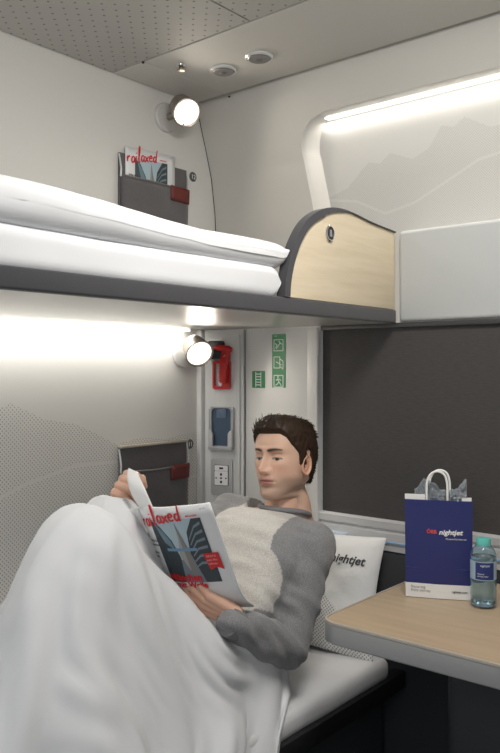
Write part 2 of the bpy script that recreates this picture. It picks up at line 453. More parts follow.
# ================================================================== CEILING FITTINGS
def vent(x, y, lab):
    t_ = thing('ceiling_vent', lab, 'vent', (x, y, ZC-.002), 'round ceiling vents')
    T = Matrix.Translation((x, y, ZC-.002)) @ Matrix.Diagonal((1, 1, -1, 1))
    b = BM(); lathe(b, [(.041, 0), (.041, .004), (.038, .007), (.035, .007), (.0345, .003)], T, 40); obj('rim', b, M['alu'], t_)
    b = BM(); lathe(b, [(.0345, .001), (.0345, .006), (.030, .010), (.0, .0115)], T, 40); obj('disc', b, mat('vent_grey', (.26, .25, .245), .45, .4), t_)
    b = BM(); lathe(b, [(.008, .0105), (.008, .014), (.0, .0145)], T, 16); obj('hub', b, mat('vent_hub', (.20, .2, .2), .4, .4), t_)
vent(1.752, 1.570, 'round grey ceiling vent nearer to the reading lamp')
vent(1.745, 1.425, 'round grey ceiling vent nearer to the window wall')
t_ = thing('sprinkler_head', 'small chrome sprinkler nozzle in the ceiling', 'sprinkler', (1.647, 1.645, ZC-.002))
T = Matrix.Translation((1.647, 1.645, ZC-.002)) @ Matrix.Diagonal((1, 1, -1, 1))
b = BM(); lathe(b, [(.016, 0), (.015, .003), (.009, .006)], T, 24); obj('flange', b, M['chrome'], t_)
b = BM(); lathe(b, [(.006, .004), (.006, .014), (.011, .015), (.011, .017), (0, .018)], T, 20); obj('nozzle', b, mat('brass_dull', (.35, .3, .22), .35, .8), t_)

# ================================================================== READING LAMPS
def reading_lamp(base, head, aim, lab, energy):
    t_ = thing('reading_lamp', lab, 'lamp', base, 'swivel reading lamps')
    F = frame(base, (1, 0, 0), (0, 0, 1))            # z towards -Y (out of the wall)
    b = BM(); lathe(b, [(.047, 0), (.047, .010), (.044, .014), (.018, .020), (.0, .021)], F, 40); obj('wall_plate', b, M['lampbase'], t_)
    h = Vector(head); a = Vector(aim).normalized()
    back = h-a*.055
    b = BM(); tube(b, bezier([Vector(base)+Vector((0, -.012, 0)), Vector(base)+Vector((0, -.035, 0)), back-a*.0+Vector((0, 0, 0))], 8), .011, 14); obj('arm', b, M['lampmetal'], t_)
    s = Vector((a.y, -a.x, 0)).normalized(); H = frame(h, s, s.cross(a)*-1)
    if H.col[2].xyz.dot(a) < 0: H = frame(h, -s, s.cross(a)*-1)
    b = BM(); lathe(b, [(0, -.070), (.029, -.069), (.037, -.062), (.041, -.038), (.0465, -.004), (.048, .002), (.046, .003), (.0425, .0005), (.041, -.006)], H, 48)
    hd = obj('lamp_head', b, M['lampmetal'], t_)
    b = BM(); lathe(b, [(.0425, -.003), (.030, -.0015), (0, -.001)], H, 48); obj('diffuser', b, M['lampglow'], t_)
    k = h-a*.035-Vector((0, 0, .034))
    b = BM(); tube(b, [k, k-Vector((0, 0, .006)), k-Vector((0, 0, .026)), k-Vector((0, 0, .028))], [.0045, .0045, .0045, .003], 12); obj('switch', b, M['chrome'], t_)
    l = bpy.data.lights.new('lamp_light', 'SPOT'); l.energy = energy; l.color = (1, .90, .76); l.spot_size = math.radians(165); l.spot_blend = .8; l.shadow_soft_size = .035
    lo = bpy.data.objects.new('lamp_light', l); COL.objects.link(lo); lo.location = h+a*.012; lo.rotation_euler = a.to_track_quat('-Z', 'Y').to_euler()
    lo.parent = t_; lo.matrix_parent_inverse = t_.matrix_world.inverted()
reading_lamp((1.775, YL, 2.140), (1.768, 1.740, 2.132), (-.28, -.74, -.60), 'round reading lamp on the upper wall above the full magazine pouch', 4.5)
reading_lamp((1.858, YL, 1.368), (1.828, 1.742, 1.366), (-.34, -.78, -.48), 'round reading lamp under the upper berth beside the red hammer', 4)

# ================================================================== WALL POUCHES
def pouch(ztop, zfront, zbot, lab, bar):
    t_ = thing('magazine_pouch', lab, 'pouch', (1.73, YL, zbot), 'felt wall pouches')
    X0, X1 = 1.575, 1.870
    b = BM(); box(b, X0, X1, 1.840, 1.8485, zbot, ztop, .003, 2); obj('back_flap', b, M['felt'], t_)
    # front pocket, bulging
    nu, nv = 24, 16; P = np.zeros((nu, nv, 3))
    for i in range(nu):
        for k in range(nv):
            s = i/(nu-1); q = k/(nv-1)
            P[i, k] = (X0+.002+(X1-X0-.004)*s, 1.8335-.016*math.sin(math.pi*s)**.5*(q**.7)-.003*math.sin(9*s+4*q), zbot+(zfront-zbot)*q-.004*math.sin(math.pi*s)*q)
    me = gridmesh(P); o = link('front_pocket', me, M['felt'], t_, True); m = o.modifiers.new('s', 'SOLIDIFY'); m.thickness = .004; m.offset = 0; apply_mods(o)
    b = BM(); tube(b, [(X0+.002+(X1-X0-.004)*s, 1.8335-.016*math.sin(math.pi*s)**.5-.002-.003*math.sin(9*s+4), zfront-.004*math.sin(math.pi*s)+.001) for s in np.linspace(0, 1, 20)], .0028, 8)
    obj('piping', b, mat('pouch_piping', (.16, .15, .15), .6), t_)
    b = BM(); yy = 1.838-.0245
    P = np.zeros((6, 5, 3))
    for i in range(6):
        for k in range(5):
            s = (.67+.315*i/5); q = k/4; zq = 1-.045*(1-q)/(zfront-zbot); P[i, k] = (X0+(X1-X0)*s, 1.8335-.016*math.sin(math.pi*s)**.5*zq**.7-.0042-.003*math.sin(9*s+4*zq), zfront+.002-.048*(1-q))
    o = link('leather_patch', gridmesh(P), M['leather'], t_, True); m = o.modifiers.new('s', 'SOLIDIFY'); m.thickness = .004; m.offset = 0; apply_mods(o)
    for xx in (X0, X1):
        b = BM(); tube(b, [(xx, 1.842, ztop-.005), (xx, 1.836, ztop-.03), (xx, 1.832, zfront+.02), (xx, 1.834, zfront-.004)], .0028, 8); obj('side_strap', b, M['alu'], t_)
    if bar:
        b = BM(); box(b, X0-.002, X1-.004, 1.828, 1.846, ztop-.002, ztop+.006, .002, 2); obj('top_bar', b, mat('bar_beige', (.50, .45, .38), .4, .3), t_)
    return t_
pouch(1.985, 1.913, 1.66, 'dark grey felt wall pouch above the upper berth, holding a magazine', False)
pouch(1.075, 1.000, .78, 'dark grey felt wall pouch beside the reading man, empty', True)
def badge(x, z, s, lab):
    t_ = thing('berth_number_badge', lab, 'sign', (x, YL, z), 'round berth number badges')
    F = frame((x, YL, z), (1, 0, 0), (0, 0, 1))
    b = BM(); lathe(b, [(.0165, 0), (.0165, .002), (.0155, .003), (0, .003)], F, 32); obj('disc', b, M['badge'], t_)
    text('number', s, (x, YL-.0035, z-.0078), (1, 0, 0), (0, 0, 1), .0215, M['white'], t_, align='CENTER')
badge(1.908, 1.972, '12', 'small round dark badge with number 12 on the upper wall')
badge(1.893, 1.062, '11', 'small round dark badge with number 11 beside the lower pouch')

# ================================================================== CORNER PANEL FITTINGS
# px of a point on the panel: local x along, y up, z out
def pbox(b, x0, x1, y0, y1, z0, z1, bev=.001, mi=0, r=.003):
    prism(b, rrect(x0, x1, y0, y1, r, 4), z0, z1, PF, bev, mi)
PF = PF @ Matrix.Diagonal((1.1, 1, 1, 1))
# emergency hammer
hz = .006
t_ = thing('emergency_hammer', 'red emergency hammer in its black holder beside the reading lamp', 'hammer', PF @ Vector((.075, 1.25, 0)))
b = BM(); prism(b, rrect(.022, .072, 1.350, 1.412, .008, 5), hz, hz+.022, PF, .003); obj('holder', b, M['black'], t_)
b = BM()
tube(b, [PF @ Vector(p) for p in ((.040, 1.385, .034), (.052, 1.387, .034), (.058, 1.388, .034), (.095, 1.383, .034), (.104, 1.380, .034))], [.004, .006, .011, .012, .009], 16)
obj('hammer_head', b, M['redplastic'], t_)
b = BM(); prism(b, [(.078, 1.392), (.098, 1.388), (.098, 1.355), (.090, 1.33), (.088, 1.27), (.066, 1.27), (.066, 1.33), (.074, 1.355)], .022, .042, PF, .004); obj('shaft', b, M['redplastic'], t_)
for k in range(8):
    z0 = 1.276+k*.008
    prism(bmh := (BM() if k == 0 else bmh), [(.064, z0), (.090, z0), (.090, z0+.004), (.064, z0+.004)], .040, .0445, PF, .001)
obj('grip_ribs', bmh, M['redplastic'], t_)
b = BM(); ring(b, rrect(.036, .094, 1.248, 1.345, .008), rrect(.042, .068, 1.258, 1.334, .006), .008, .020, PF); obj('hand_guard', b, M['redplastic'], t_)
b = BM(); lathe(b, [(.004, 0), (.004, .002), (0, .0025)], PF @ Matrix.Translation((.083, 1.362, .042)), 12); obj('screw', b, M['chrome'], t_)
# phone holder
t_ = thing('phone_holder', 'grey wall phone holder with dark blue inside above the socket', 'holder', PF @ Vector((.067, 1.048, 0)))
x0, x1, z0, z1 = .022, .104, 1.042, 1.188
b = BM(); ring(b, rrect(x0, x1, z0, z1, .006), rrect(x0+.009, x1-.009, z0+.012, z1-.004, .012), .004, .016, PF); obj('rim', b, mat('holder_grey', (.40, .41, .42), .35, .3), t_)
b = BM(); prism(b, rrect(x0+.008, x1-.008, z0+.010, z1-.003, .012), .004, .0075, PF); obj('back_plate', b, M['blue_holder'], t_)
b = BM(); prism(b, rrect(.046, .078, 1.150, 1.180, .004), .007, .011, PF, .001); obj('catch', b, mat('catch_blue', (.12, .17, .25), .3), t_)
for s in (0, 1):
    q = [(x0+.002, z0+.012), (x0+.016, z0+.012), (x0+.016, z0+.056), (x0+.010, z0+.066), (x0+.002, z0+.070)]
    if s: q = [(x0+x1-a, c) for a, c in q][::-1]
    b = BM(); prism(b, q, .014, .026, PF, .002); obj('side_clip', b, mat('clip_grey', (.55, .55, .55), .35), t_)
b = BM(); prism(b, rrect(x0+.002, x1-.002, z0+.001, z0+.014, .003), .006, .028, PF, .002); obj('lower_ledge', b, mat('ledge_grey', (.42, .43, .44), .35, .3), t_)
for xx in (.026, .100):
    for zz in (1.046, 1.184):
        b = BM(); lathe(b, [(.003, 0), (.003, .001), (0, .0015)], PF @ Matrix.Translation((xx, zz, .016)), 10); obj('screw', b, M['alu'], t_)
# socket plate
t_ = thing('power_socket', 'light grey power and USB socket plate below the phone holder', 'socket', PF @ Vector((.067, .89, 0)))
sx0, sx1, sz0, sz1 = .028, .099, .888, 1.012
b = BM(); prism(b, rrect(sx0, sx1, sz0, sz1, .005), .006, .013, PF, .003); obj('plate', b, mat('socket_plate', (.46, .46, .46), .35, .2), t_)
b = BM(); ring(b, rrect(.040, .087, .922, .992, .003), rrect(.0415, .0855, .9235, .9905, .003), .012, .0155, PF); obj('inner_frame', b, M['ink'], t_)
b = BM(); prism(b, rrect(.0415, .0855, .972, .9905, .002), .012, .0165, PF, .001); u_ = obj('usb_module', b, M['white'], t_)
b = BM(); prism(b, rrect(.0575, .0705, .978, .984, .001), .0162, .0172, PF); obj('usb_port', b, M['black'], u_)
b = BM(); prism(b, rrect(.0415, .0855, .9235, .9705, .002), .012, .0165, PF, .001); u_ = obj('socket_module', b, M['white'], t_)
for cx, cz, w_, h_ in ((.0635, .9600, .006, .0085), (.0635, .9475, .007, .005), (.0635, .9345, .006, .0085), (.0475, .9475, .005, .004), (.0795, .9475, .005, .004)):
    b = BM(); prism(b, rrect(cx-w_/2, cx+w_/2, cz-h_/2, cz+h_/2, .0015), .0162, .0172, PF); obj('pin_hole', b, M['black'], u_)

# ================================================================== GREEN SIGNS on the pillar
WF = frame((1.998, 1.690, 0), (0, -1, 0), (0, 0, 1))    # local x right along the wall, y up, z towards the room
def strokes(name, L, wdt, z, m, parent, F=WF):
    b = BM()
    for seg in L:
        for (ax, ay), (bx, by) in zip(seg, seg[1:]):
            d_ = Vector((bx-ax, by-ay, 0)); l_ = d_.length
            if l_ < 1e-6: continue
            n_ = Vector((-d_.y, d_.x, 0))/l_*wdt/2; e_ = d_/l_*wdt*.3
            A, B = Vector((ax, ay, 0))-e_, Vector((bx, by, 0))+e_
            prism(b, [tuple((A+n_)[:2]), tuple((A-n_)[:2]), tuple((B-n_)[:2]), tuple((B+n_)[:2])], z, z+.0006, F)
    return obj(name, b, m, parent, smooth=False)
# position helpers: local x from left edge of pillar
t_ = thing('ladder_sign', 'small green sign with a white ladder symbol', 'sign', WF @ Vector((.052, 1.26, 0)))
b = BM(); prism(b, rrect(.030, .084, 1.254, 1.310, .002), 0, .0015, WF); obj('plate', b, M['green'], t_)
strokes('ladder_symbol', [[(.046, 1.258), (.046, 1.306)], [(.068, 1.258), (.068, 1.306)]]+[[(.046, z), (.068, z)] for z in (1.264, 1.273, 1.282, 1.291, 1.300)], .003, .0015, M['white'], t_)
t_ = thing('escape_sign', 'tall green emergency escape sign with three white pictograms', 'sign', WF @ Vector((.12, 1.26, 0)))
b = BM(); prism(b, rrect(.115, .169, 1.256, 1.430, .002), 0, .0015, WF); obj('plate', b, M['green'], t_)
def rectl(x0, x1, y0, y1): return [(x0, y0), (x1, y0), (x1, y1), (x0, y1), (x0, y0)]
strokes('hammer_pictogram', [rectl(0.123, 0.160, 1.376, 1.412), [(0.132, 1.382), (0.149, 1.402)], [(0.143, 1.407), (0.155, 1.397)], [(0.128, 1.400), (0.136, 1.394), (0.130, 1.386)]], .0026, .0015, M['white'], t_)
strokes('window_pictogram', [rectl(0.123, 0.147, 1.320, 1.356), [(0.147, 1.350), (0.160, 1.342), (0.160, 1.316), (0.147, 1.326)], [(0.132, 1.340), (0.153, 1.330)]], .0026, .0015, M['white'], t_)
strokes('exit_pictogram', [rectl(0.123, 0.160, 1.258, 1.296), [(0.137, 1.284), (0.143, 1.276), (0.137, 1.268), (0.130, 1.264)], [(0.143, 1.276), (0.149, 1.268), (0.153, 1.262)], [(0.132, 1.280), (0.137, 1.284), (0.145, 1.284), (0.151, 1.280)]], .003, .0015, M['white'], t_)
b = BM(); lathe(b, [(.003, 0), (.003, .0006), (0, .0006)], WF @ Matrix.Translation((.1395, 1.2905, .0015)), 12); obj('exit_pictogram_head', b, M['white'], t_)
strokes('small_line', [[(0.126, 1.424), (0.134, 1.424)]], .0016, .0015, M['white'], t_)
# ================================================================== UPPER BERTH
YB = 1.116
t_ = thing('upper_berth', 'upper bunk with dark frame edge, pale underside and wooden end panel', 'bunk', (.7, 1.48, 1.45))
b = BM(); box(b, -.1, 1.99, YB+.006, 1.835, 1.4515, 1.462); obj('underside_panel', b, M['under'], t_, smooth=False)
b = BM(); box(b, -.1, 1.994, YB, YB+.03, 1.450, 1.488, .004, 3); obj('front_rail', b, M['dark_trim'], t_)
b = BM(); box(b, -.1, 1.99, YB+.03, 1.83, 1.462, 1.478); obj('base_board', b, M['frame_dark'], t_, smooth=False)
# end panel with quarter round outline
F = frame((0, YB+.022, 0), (1, 0, 0), (0, 0, 1))      # z towards the camera side
def arc(x0, rx, z0, rz, n=18, ins=0):
    return [(x0+rx-(rx-ins)*math.cos(a), z0+(rz-ins)*math.sin(a)) for a in np.linspace(0, math.pi/2, n)]
top = [(1.78, 1.731), (1.84, 1.724), (1.90, 1.718), (1.991, 1.714)]
outer = [(1.462, 1.489)]+[(1.466, 1.53), (1.482, 1.583), (1.508, 1.632), (1.545, 1.677), (1.592, 1.709), (1.645, 1.728), (1.70, 1.735), (1.75, 1.734)]+[(1.80, 1.729), (1.86, 1.722), (1.991, 1.713)]
oc = [tuple(p[:2]) for p in bezier([(x, z, 0) for x, z in outer], 6)]
inner = []
for i, p in enumerate(oc):
    a = Vector(oc[max(i-1, 0)]+(0,)); c = Vector(oc[min(i+1, len(oc)-1)]+(0,)); d = (c-a).normalized(); n_ = Vector((d.y, -d.x, 0))
    s = i/(len(oc)-1); th = .021*min(1, max(.12, (1-s)*3.2-.75)) if s > .5 else .021
    inner.append((p[0]+n_.x*th, max(p[1]+n_.y*th, 1.489)))
wp = obj('end_panel', prism(BM(), inner+[(1.991, 1.489)], 0, .018, F, .0015), M['maple'], t_, auto=25)
b = BM()
poly = oc+inner[::-1]
A = [b.verts.new((p[0], p[1], -.002)) for p in oc]; B = [b.verts.new((p[0], p[1], .024)) for p in oc]
C2 = [b.verts.new((p[0], p[1], .024)) for p in inner]; D = [b.verts.new((p[0], p[1], -.002)) for p in inner]
for i in range(len(oc)-1):
    for P_, Q in ((A, B), (B, C2), (C2, D), (D, A)): b.faces.new((P_[i], P_[i+1], Q[i+1], Q[i]))
b.faces.new((A[0], B[0], C2[0], D[0])); b.faces.new((A[-1], B[-1], C2[-1], D[-1]))
for v in b.verts: v.co = F @ v.co
obj('edge_trim', b, M['dark_trim'], t_, auto=40)
# lock on the panel
KF = F @ Matrix.Translation((1.655, 1.664, .018))
b = BM(); lathe(b, [(.0195, -.001), (.0195, .004), (.017, .006), (.0155, .006), (.015, .003)], KF @ Matrix.Diagonal((1, 1.1, 1, 1)), 36); k_ = obj('lock', b, M['chrome'], wp) if False else obj('lock', b, M['chrome'], t_)
b = BM(); lathe(b, [(.0152, .002), (.0152, .0035), (0, .004)], KF @ Matrix.Diagonal((1, 1.1, 1, 1)), 30); obj('lock_core', b, M['black'], k_)
b = BM(); prism(b, rrect(-.003, .003, -.009, .009, .001), .0036, .007, KF, .0008); obj('lock_slot', b, M['inkgrey'], k_)

# berth mattress and duvet
def soft_block(name, x0, x1, y0, y1, z0, z1, r, m, amp, seedz, parent=None, lump=None, nx=120, ny=36):
    """rounded slab as a closed sheet round the front, with folds"""
    cs = []
    pr = [(y1, z0)]+[(y, z0) for y in np.linspace(y1, y0+r, 4)[1:]]+[(y0+r-r*math.sin(a), z0+r-r*math.cos(a)) for a in np.linspace(0, math.pi/2, 7)[1:]]
    pr += [(y0, z) for z in np.linspace(z0+r, z1-r, 6)[1:]]+[(y0+r-r*math.cos(a), z1-r+r*math.sin(a)) for a in np.linspace(0, math.pi/2, 9)[1:]]+[(y, z1) for y in np.linspace(y0+r, y1, ny)[1:]]
    P = np.zeros((nx, len(pr), 3))
    for i in range(nx):
        s = i/(nx-1); x = x0+(x1-x0)*s
        e = min(1, max(0, (x1-x)/r)); rr = math.sqrt(max(0, 1-(1-e)**2)) if e < 1 else 1
        for k, (y, z) in enumerate(pr):
            zc = (z0+z1)/2; zz = zc+(z-zc)*(.15+.85*rr)
            n1 = noise.noise(Vector((x*3, y*6, z*9+seedz)))*amp+noise.noise(Vector((x*11, y*9, z*16+seedz)))*amp*.35
            up = 1 if z > zc else .25
            q = lump(x, y) if lump else 0
            P[i, k] = (x, y-n1*.9, zz+(n1*.8+q)*up*rr)
    me = gridmesh(P); o = link(name, me, m, parent, True)
    bm = bmesh.new(); bm.from_mesh(me); bmesh.ops.holes_fill(bm, edges=[e for e in bm.edges if e.is_boundary], sides=0); bmesh.ops.recalc_face_normals(bm, faces=bm.faces[:]); bm.to_mesh(me); bm.free()
    me.polygons.foreach_set('use_smooth', [True]*len(me.polygons)); me.set_sharp_from_angle(angle=math.radians(60))
    return o
o = soft_block('mattress', .02, 1.452, YB+.004, 1.82, 1.479, 1.560, .024, M['linen'], .004, 3.1)
tag(o, 'white sheeted mattress lying on the upper bunk', 'mattress')
o = soft_block('duvet', .0, 1.478, YB-.004, 1.80, 1.558, 1.640, .036, M['linen'], .007, 8.3,
               lump=lambda x, y: -.018*max(0, (x-1.05)/.42)+.012*math.sin(x*3.3+1)+.030*max(0, 1-x/.9)*min(1, (y-1.1)/.25))
tag(o, 'white folded duvet on top of the upper bunk mattress', 'duvet')

# ================================================================== LOWER BERTH
t_ = thing('lower_berth', 'lower bunk with black frame holding the man and his bedding', 'bunk', (1.0, 1.47, 0))
b = BM(); box(b, -.1, 1.995, 1.085, 1.125, .405, .452, .004, 2); obj('front_rail', b, M['black'], t_)
b = BM(); box(b, -.1, 1.995, 1.125, 1.84, .41, .440); obj('base_board', b, M['black'], t_, smooth=False)
b = BM(); box(b, -.1, 1.99, 1.16, 1.84, .0, .41); obj('plinth', b, M['underdark'], t_, smooth=False)
def lower_mattress():
    b = BM(); box(b, -.05, 1.935, 1.098, 1.838, .441, .506, .026, 5)
    bmesh.ops.subdivide_edges(b, edges=[e for e in b.edges if e.calc_length() > .3], cuts=40, use_grid_fill=True)
    for v in b.verts:
        if v.co.z > .47:
            v.co.z += .004*noise.noise(v.co*9)+.002*noise.noise(v.co*25)
        v.co.y += .003*noise.noise(v.co*7+Vector((4, 0, 0)))
    return b
tag(obj('mattress', lower_mattress(), M['sheet'], auto=60), 'white sheeted mattress of the lower bunk under the man', 'mattress')

# pillow leaning on the window wall
def pillow_mesh(F, w_, h_, d_, seed):
    n = 44; P = np.zeros((2*n, n, 3))
    def prof(s): return max(0, 1-abs(2*s-1)**3.2)**.55
    V = []
    for side in (1, -1):
        for i in range(n):
            for k in range(n):
                s, q = i/(n-1), k/(n-1)
                u, v = (s-.5)*w_, (q-.5)*h_
                pin = 1-.07*(1-abs(2*s-1)**2)*abs(2*q-1)**3; pin2 = 1-.05*(1-abs(2*q-1)**2)*abs(2*s-1)**3
                th = d_/2*prof(s)*prof(q)
                th += (noise.noise(Vector((u*9, v*9, seed+side)))*.010+noise.noise(Vector((u*24, v*24, seed+side)))*.004)*min(1, th/.012)
                V.append(F @ Vector((u*pin2, v*pin, side*max(th, .0015))))
    me = bpy.data.meshes.new('p'); fs = []
    for sd in (0, 1):
        for i in range(n-1):
            for k in range(n-1):
                a = sd*n*n+i*n+k; q = (a, a+n, a+n+1, a+1); fs.append(q if sd == 0 else q[::-1])
    per = [i*n for i in range(n)]+[(n-1)*n+k for k in range(1, n)]+[i*n+n-1 for i in range(n-2, -1, -1)]+[k for k in range(n-2, 0, -1)]
    for a, c in zip(per, per[1:]+per[:1]): fs.append((a, c, c+n*n, a+n*n)[::-1])
    me.from_pydata(V, [], fs); me.update(); return me
pu = Vector((.085, -1, 0)).normalized(); pv = Vector((.26, .07, 1)).normalized()
PLF = frame((1.885, 1.400, .668), pu, pv)
nrm = PLF.col[2].xyz
PLW, PLH, PLD = .56, .345, .10
M['pillow'] = mat('pillow_linen', (.76, .76, .75), .85); t = NT(M['pillow'])
# printed dots on the lower part: position in the pillow's own plane through a UV map
uvn = t.n('ShaderNodeUVMap', uv_map='plane'); o_ = t.sep(uvn.outputs[0])
dd = t.dots(o_['X'], o_['Y'], .0105, .0022)
pr_ = t.profile(o_['X'], [(-.28, 0), (0, .005), (.11, .012), (.16, -.035), (.21, -.09), (.28, -.15)], -.2, .2)
t.base(t.mix(t.math('MULTIPLY', t.math('MULTIPLY', dd, t.math('LESS_THAN', o_['Y'], pr_)), .7), (.76, .76, .75), (.10, .10, .10)))
t.bump(t.noise(26, 4), .35, .008)
me = pillow_mesh(PLF, PLW, PLH, PLD, 2.2)
uv = me.uv_layers.new(name='plane'); inv = PLF.inverted()
for lp in me.loops:
    p = inv @ me.vertices[lp.vertex_index].co; uv.data[lp.index].uv = (p.x, p.y)
pl = link('pillow', me, M['pillow'], None, True)
tag(pl, 'white printed pillow leaning on the wall behind the man', 'pillow')
def pil_z(u, v):
    s, q = u/PLW+.5, v/PLH+.5
    f_ = lambda s: max(0, 1-abs(2*s-1)**3.2)**.55
    th = PLD/2*f_(s)*f_(q)
    return th+(noise.noise(Vector((u*9, v*9, 3.2)))*.010+noise.noise(Vector((u*24, v*24, 3.2)))*.004)*min(1, th/.012)
def pwarp(ox, oy, rot=0, lift=.0015):
    c_, s_ = math.cos(rot), math.sin(rot)
    def f(p):
        x, y = ox+p.x*c_-p.y*s_, oy+p.x*s_+p.y*c_
        return PLF @ Vector((x, y, pil_z(x, y)+lift+p.z))
    return f
text('red_lettering', 'ÖBB', None or (0, 0, 0), (1, 0, 0), (0, 1, 0), .030, M['red'], pl, bold=.0006, warp=pwarp(.074, .086, .0))
text('lettering', 'nightjet', (0, 0, 0), (1, 0, 0), (0, 1, 0), .0335, M['ink'], pl, shear=.25, bold=.0007, warp=pwarp(.134, .086, .0))

# ================================================================== TABLE
t_ = thing('folding_table', 'wall table with maple top and grey metal edge', 'table', (1.75, .6, .70))
TX0, TY1 = 1.448, 1.012
out = rrect(TX0, 1.99, .05, TY1, .045, 8, (0, 1, 0, 0))
b = BM(); prism(b, rrect(TX0+.006, 1.99, .055, TY1-.006, .040, 8, (0, 1, 0, 0)), .735, .7505); obj('table_top', b, M['maple_table'], t_, auto=30)
b = BM(); prism(b, out, .703, .749, None, .003); obj('metal_edge', b, mat('table_edge_grey', (.36, .365, .37), .35, .4), t_, auto=30)
b = BM(); ring(b, out, rrect(TX0+.005, 1.985, .055, TY1-.005, .041, 8, (0, 1, 0, 0)), .745, .7515); obj('edge_lip', b, mat('lip_grey', (.50, .46, .40), .4, .2), t_, auto=30)
b = BM(); prism(b, rrect(1.53, 1.985, .10, .955, .03, 5), .675, .704); obj('under_frame', b, M['frame_dark'], t_)
b = BM(); prism(b, rrect(1.72, 1.995, .12, .835, .03, 6), .20, .676, None, .004); obj('cabinet', b, M['underdark'], t_)
b = BM(); prism(b, rrect(1.712, 1.995, .11, .845, .03, 6), .0, .196, None, .004); obj('foot', b, M['underdark'], t_)

# ================================================================== PAPER BAG
ba = Vector((1.733, .945, .7520)); bb_ = Vector((1.800, .806, .7520)); bu = (bb_-ba).normalized(); BW = .162; BH = .242; BD = .055
t_ = thing('paper_bag', 'blue and white paper carrier bag with looped handles on the table', 'bag', (ba+bb_)/2)
BF = frame(ba, bu, (0, 0, 1)); bn = BF.col[2].xyz       # local x right, y up, z towards camera
assert bn.dot(Vector((-1, -1, 0))) > 0
M['bagblue'] = mat('bag_navy', (.020, .026, .135), .5); t = NT(M['bagblue']); t.bump(t.noise(14, 3), .3, .004)
def bag_section(y):
    """outline of the bag at height y (slightly pinched and bulged)"""
    q = y/BH; bul = .004*math.sin(math.pi*min(q*1.2, 1)); d = BD*(1-.45*q)
    return [(.001-.002*q, 0+bul*.2), (BW*.5, .003+bul), (BW-.001+.0005*q, 0), (BW-.003, -d*.5), (BW-.001, -d), (BW*.5, -d-bul), (.001, -d), (.004, -d*.5)]
def wall_of_bag(y0, y1, name, m, n=8, push=0):
    b = BM(); rows = []
    for y in np.linspace(y0, y1, n):
        cs = bag_section(y); rows.append([b.verts.new(BF @ Vector((x, y, z))) for x, z in cs])
    for A, B in zip(rows, rows[1:]):
        for i in range(8): b.faces.new((A[i], A[(i+1) % 8], B[(i+1) % 8], B[i]))
    if y0 == 0: b.faces.new(rows[0])
    return obj(name, b, m, t_, auto=30)
wall_of_bag(0, .0355, 'white_base', M['paper'], 3)
wall_of_bag(.0355, BH, 'blue_body', M['bagblue'], 16)
b = BM()
def strip(x0, x1, y0, y1, zf):
    prism(b, [(x0, y0), (x1, y0), (x1, y1), (x0, y1)], zf-.0008, zf, BF)
strip(-.001, .048, BH-.006, BH+.013, -.0015); strip(BW-.026, BW-.003, BH-.012, BH+.007, -.0015)
strip(.0, BW-.002, BH-.01, BH+.004, -BD*.55-.001)
obj('inner_liner', b, M['paper'], t_, smooth=False)
for dz in (0, -BD*.50):
    sh = .006 if dz else 0
    hp = [(.052+sh, BH-.04, dz-.003), (.052+sh, BH+.01, dz-.003), (.053+sh, BH+.043, dz-.004), (.062+sh, BH+.063, dz-.006), (.078+sh, BH+.070, dz-.007), (.094+sh, BH+.063, dz-.006), (.101+sh, BH+.043, dz-.004), (.102+sh, BH+.01, dz-.003), (.102+sh, BH-.04, dz-.003)]
    b = BM(); tube(b, [BF @ p for p in bezier(hp, 6)], .0029, 8, flat=1); obj('handle', b, M['paper'], t_)
# horizontal fold creases on the blue front
b = BM(); box(b, .002, BW-.002, .0735, .0745, .0012, .0030, mtx=BF); obj('fold_crease', b, mat('crease_blue', (.05, .06, .24), .5), t_, smooth=False)
def fw(ox, oy):
    def f(p):
        x, y = ox+p.x, oy+p.y; q = y/BH; bul = .004*math.sin(math.pi*min(q*1.2, 1))
        a = 1-abs(x-BW/2)/(BW/2)
        return BF @ Vector((x, y, bul*.2+a*(.003+bul*.8)+.0006+p.z))
    return f
text('red_lettering', 'ÖBB', (0, 0, 0), 0, 0, .0135, mat('bag_red', (.75, .08, .05), .5), t_, bold=.0007, warp=fw(.052, .160)) if False else None
o = text('red_lettering', 'ÖBB', (0, 0, 0), (1, 0, 0), (0, 1, 0), .0125, mat('bag_red', (.75, .08, .05), .5), t_, bold=.0002, warp=fw(.052, .1605))
text('lettering', 'nightjet', (0, 0, 0), (1, 0, 0), (0, 1, 0), .0165, M['white'], t_, shear=.2, bold=.00045, squash=1.12, warp=fw(.0815, .1590))
text('small_lettering', 'Powered by newrest', (0, 0, 0), (1, 0, 0), (0, 1, 0), .0058, M['white'], t_, warp=fw(.098, .1465))
text('base_lettering', 'Reuse bag.\nEnjoy journey.', (0, 0, 0), (1, 0, 0), (0, 1, 0), .0085, M['inkgrey'], t_, warp=fw(.014, .024))
text('web_lettering', 'nightjet.com', (0, 0, 0), (1, 0, 0), (0, 1, 0), .0075, M['ink'], t_, shear=.2, warp=fw(.112, .0165))
# crumpled clear film sticking out of the bag
film = mat('clear_film', (.85, .9, .95), .12, trans=.85, ior=1.3, spec=.8)
P = np.zeros((34, 26, 3))
for i in range(34):
    for k in range(26):
        u, v = i/33, k/25
        x = .022+u*.126; y = BH-.030+(.052+.018*math.sin(u*7)+.014*u)*math.sin(math.pi*v)+.012*noise.noise(Vector((u*9, v*7, 1)))
        z = -.012-.024*v+.016*noise.noise(Vector((u*11, v*9, 5)))+.004*noise.noise(Vector((u*31, v*25, 5)))
        P[i, k] = tuple(BF @ Vector((x, y+.006*noise.noise(Vector((u*28, v*22, 2))), min(z, -.0045))))
o = link('plastic_wrap', gridmesh(P), film, None, False); m_ = o.modifiers.new('s', 'SOLIDIFY'); m_.thickness = .0006; apply_mods(o)
tag(o, 'crumpled clear plastic wrap sticking out of the paper bag', 'plastic wrap')

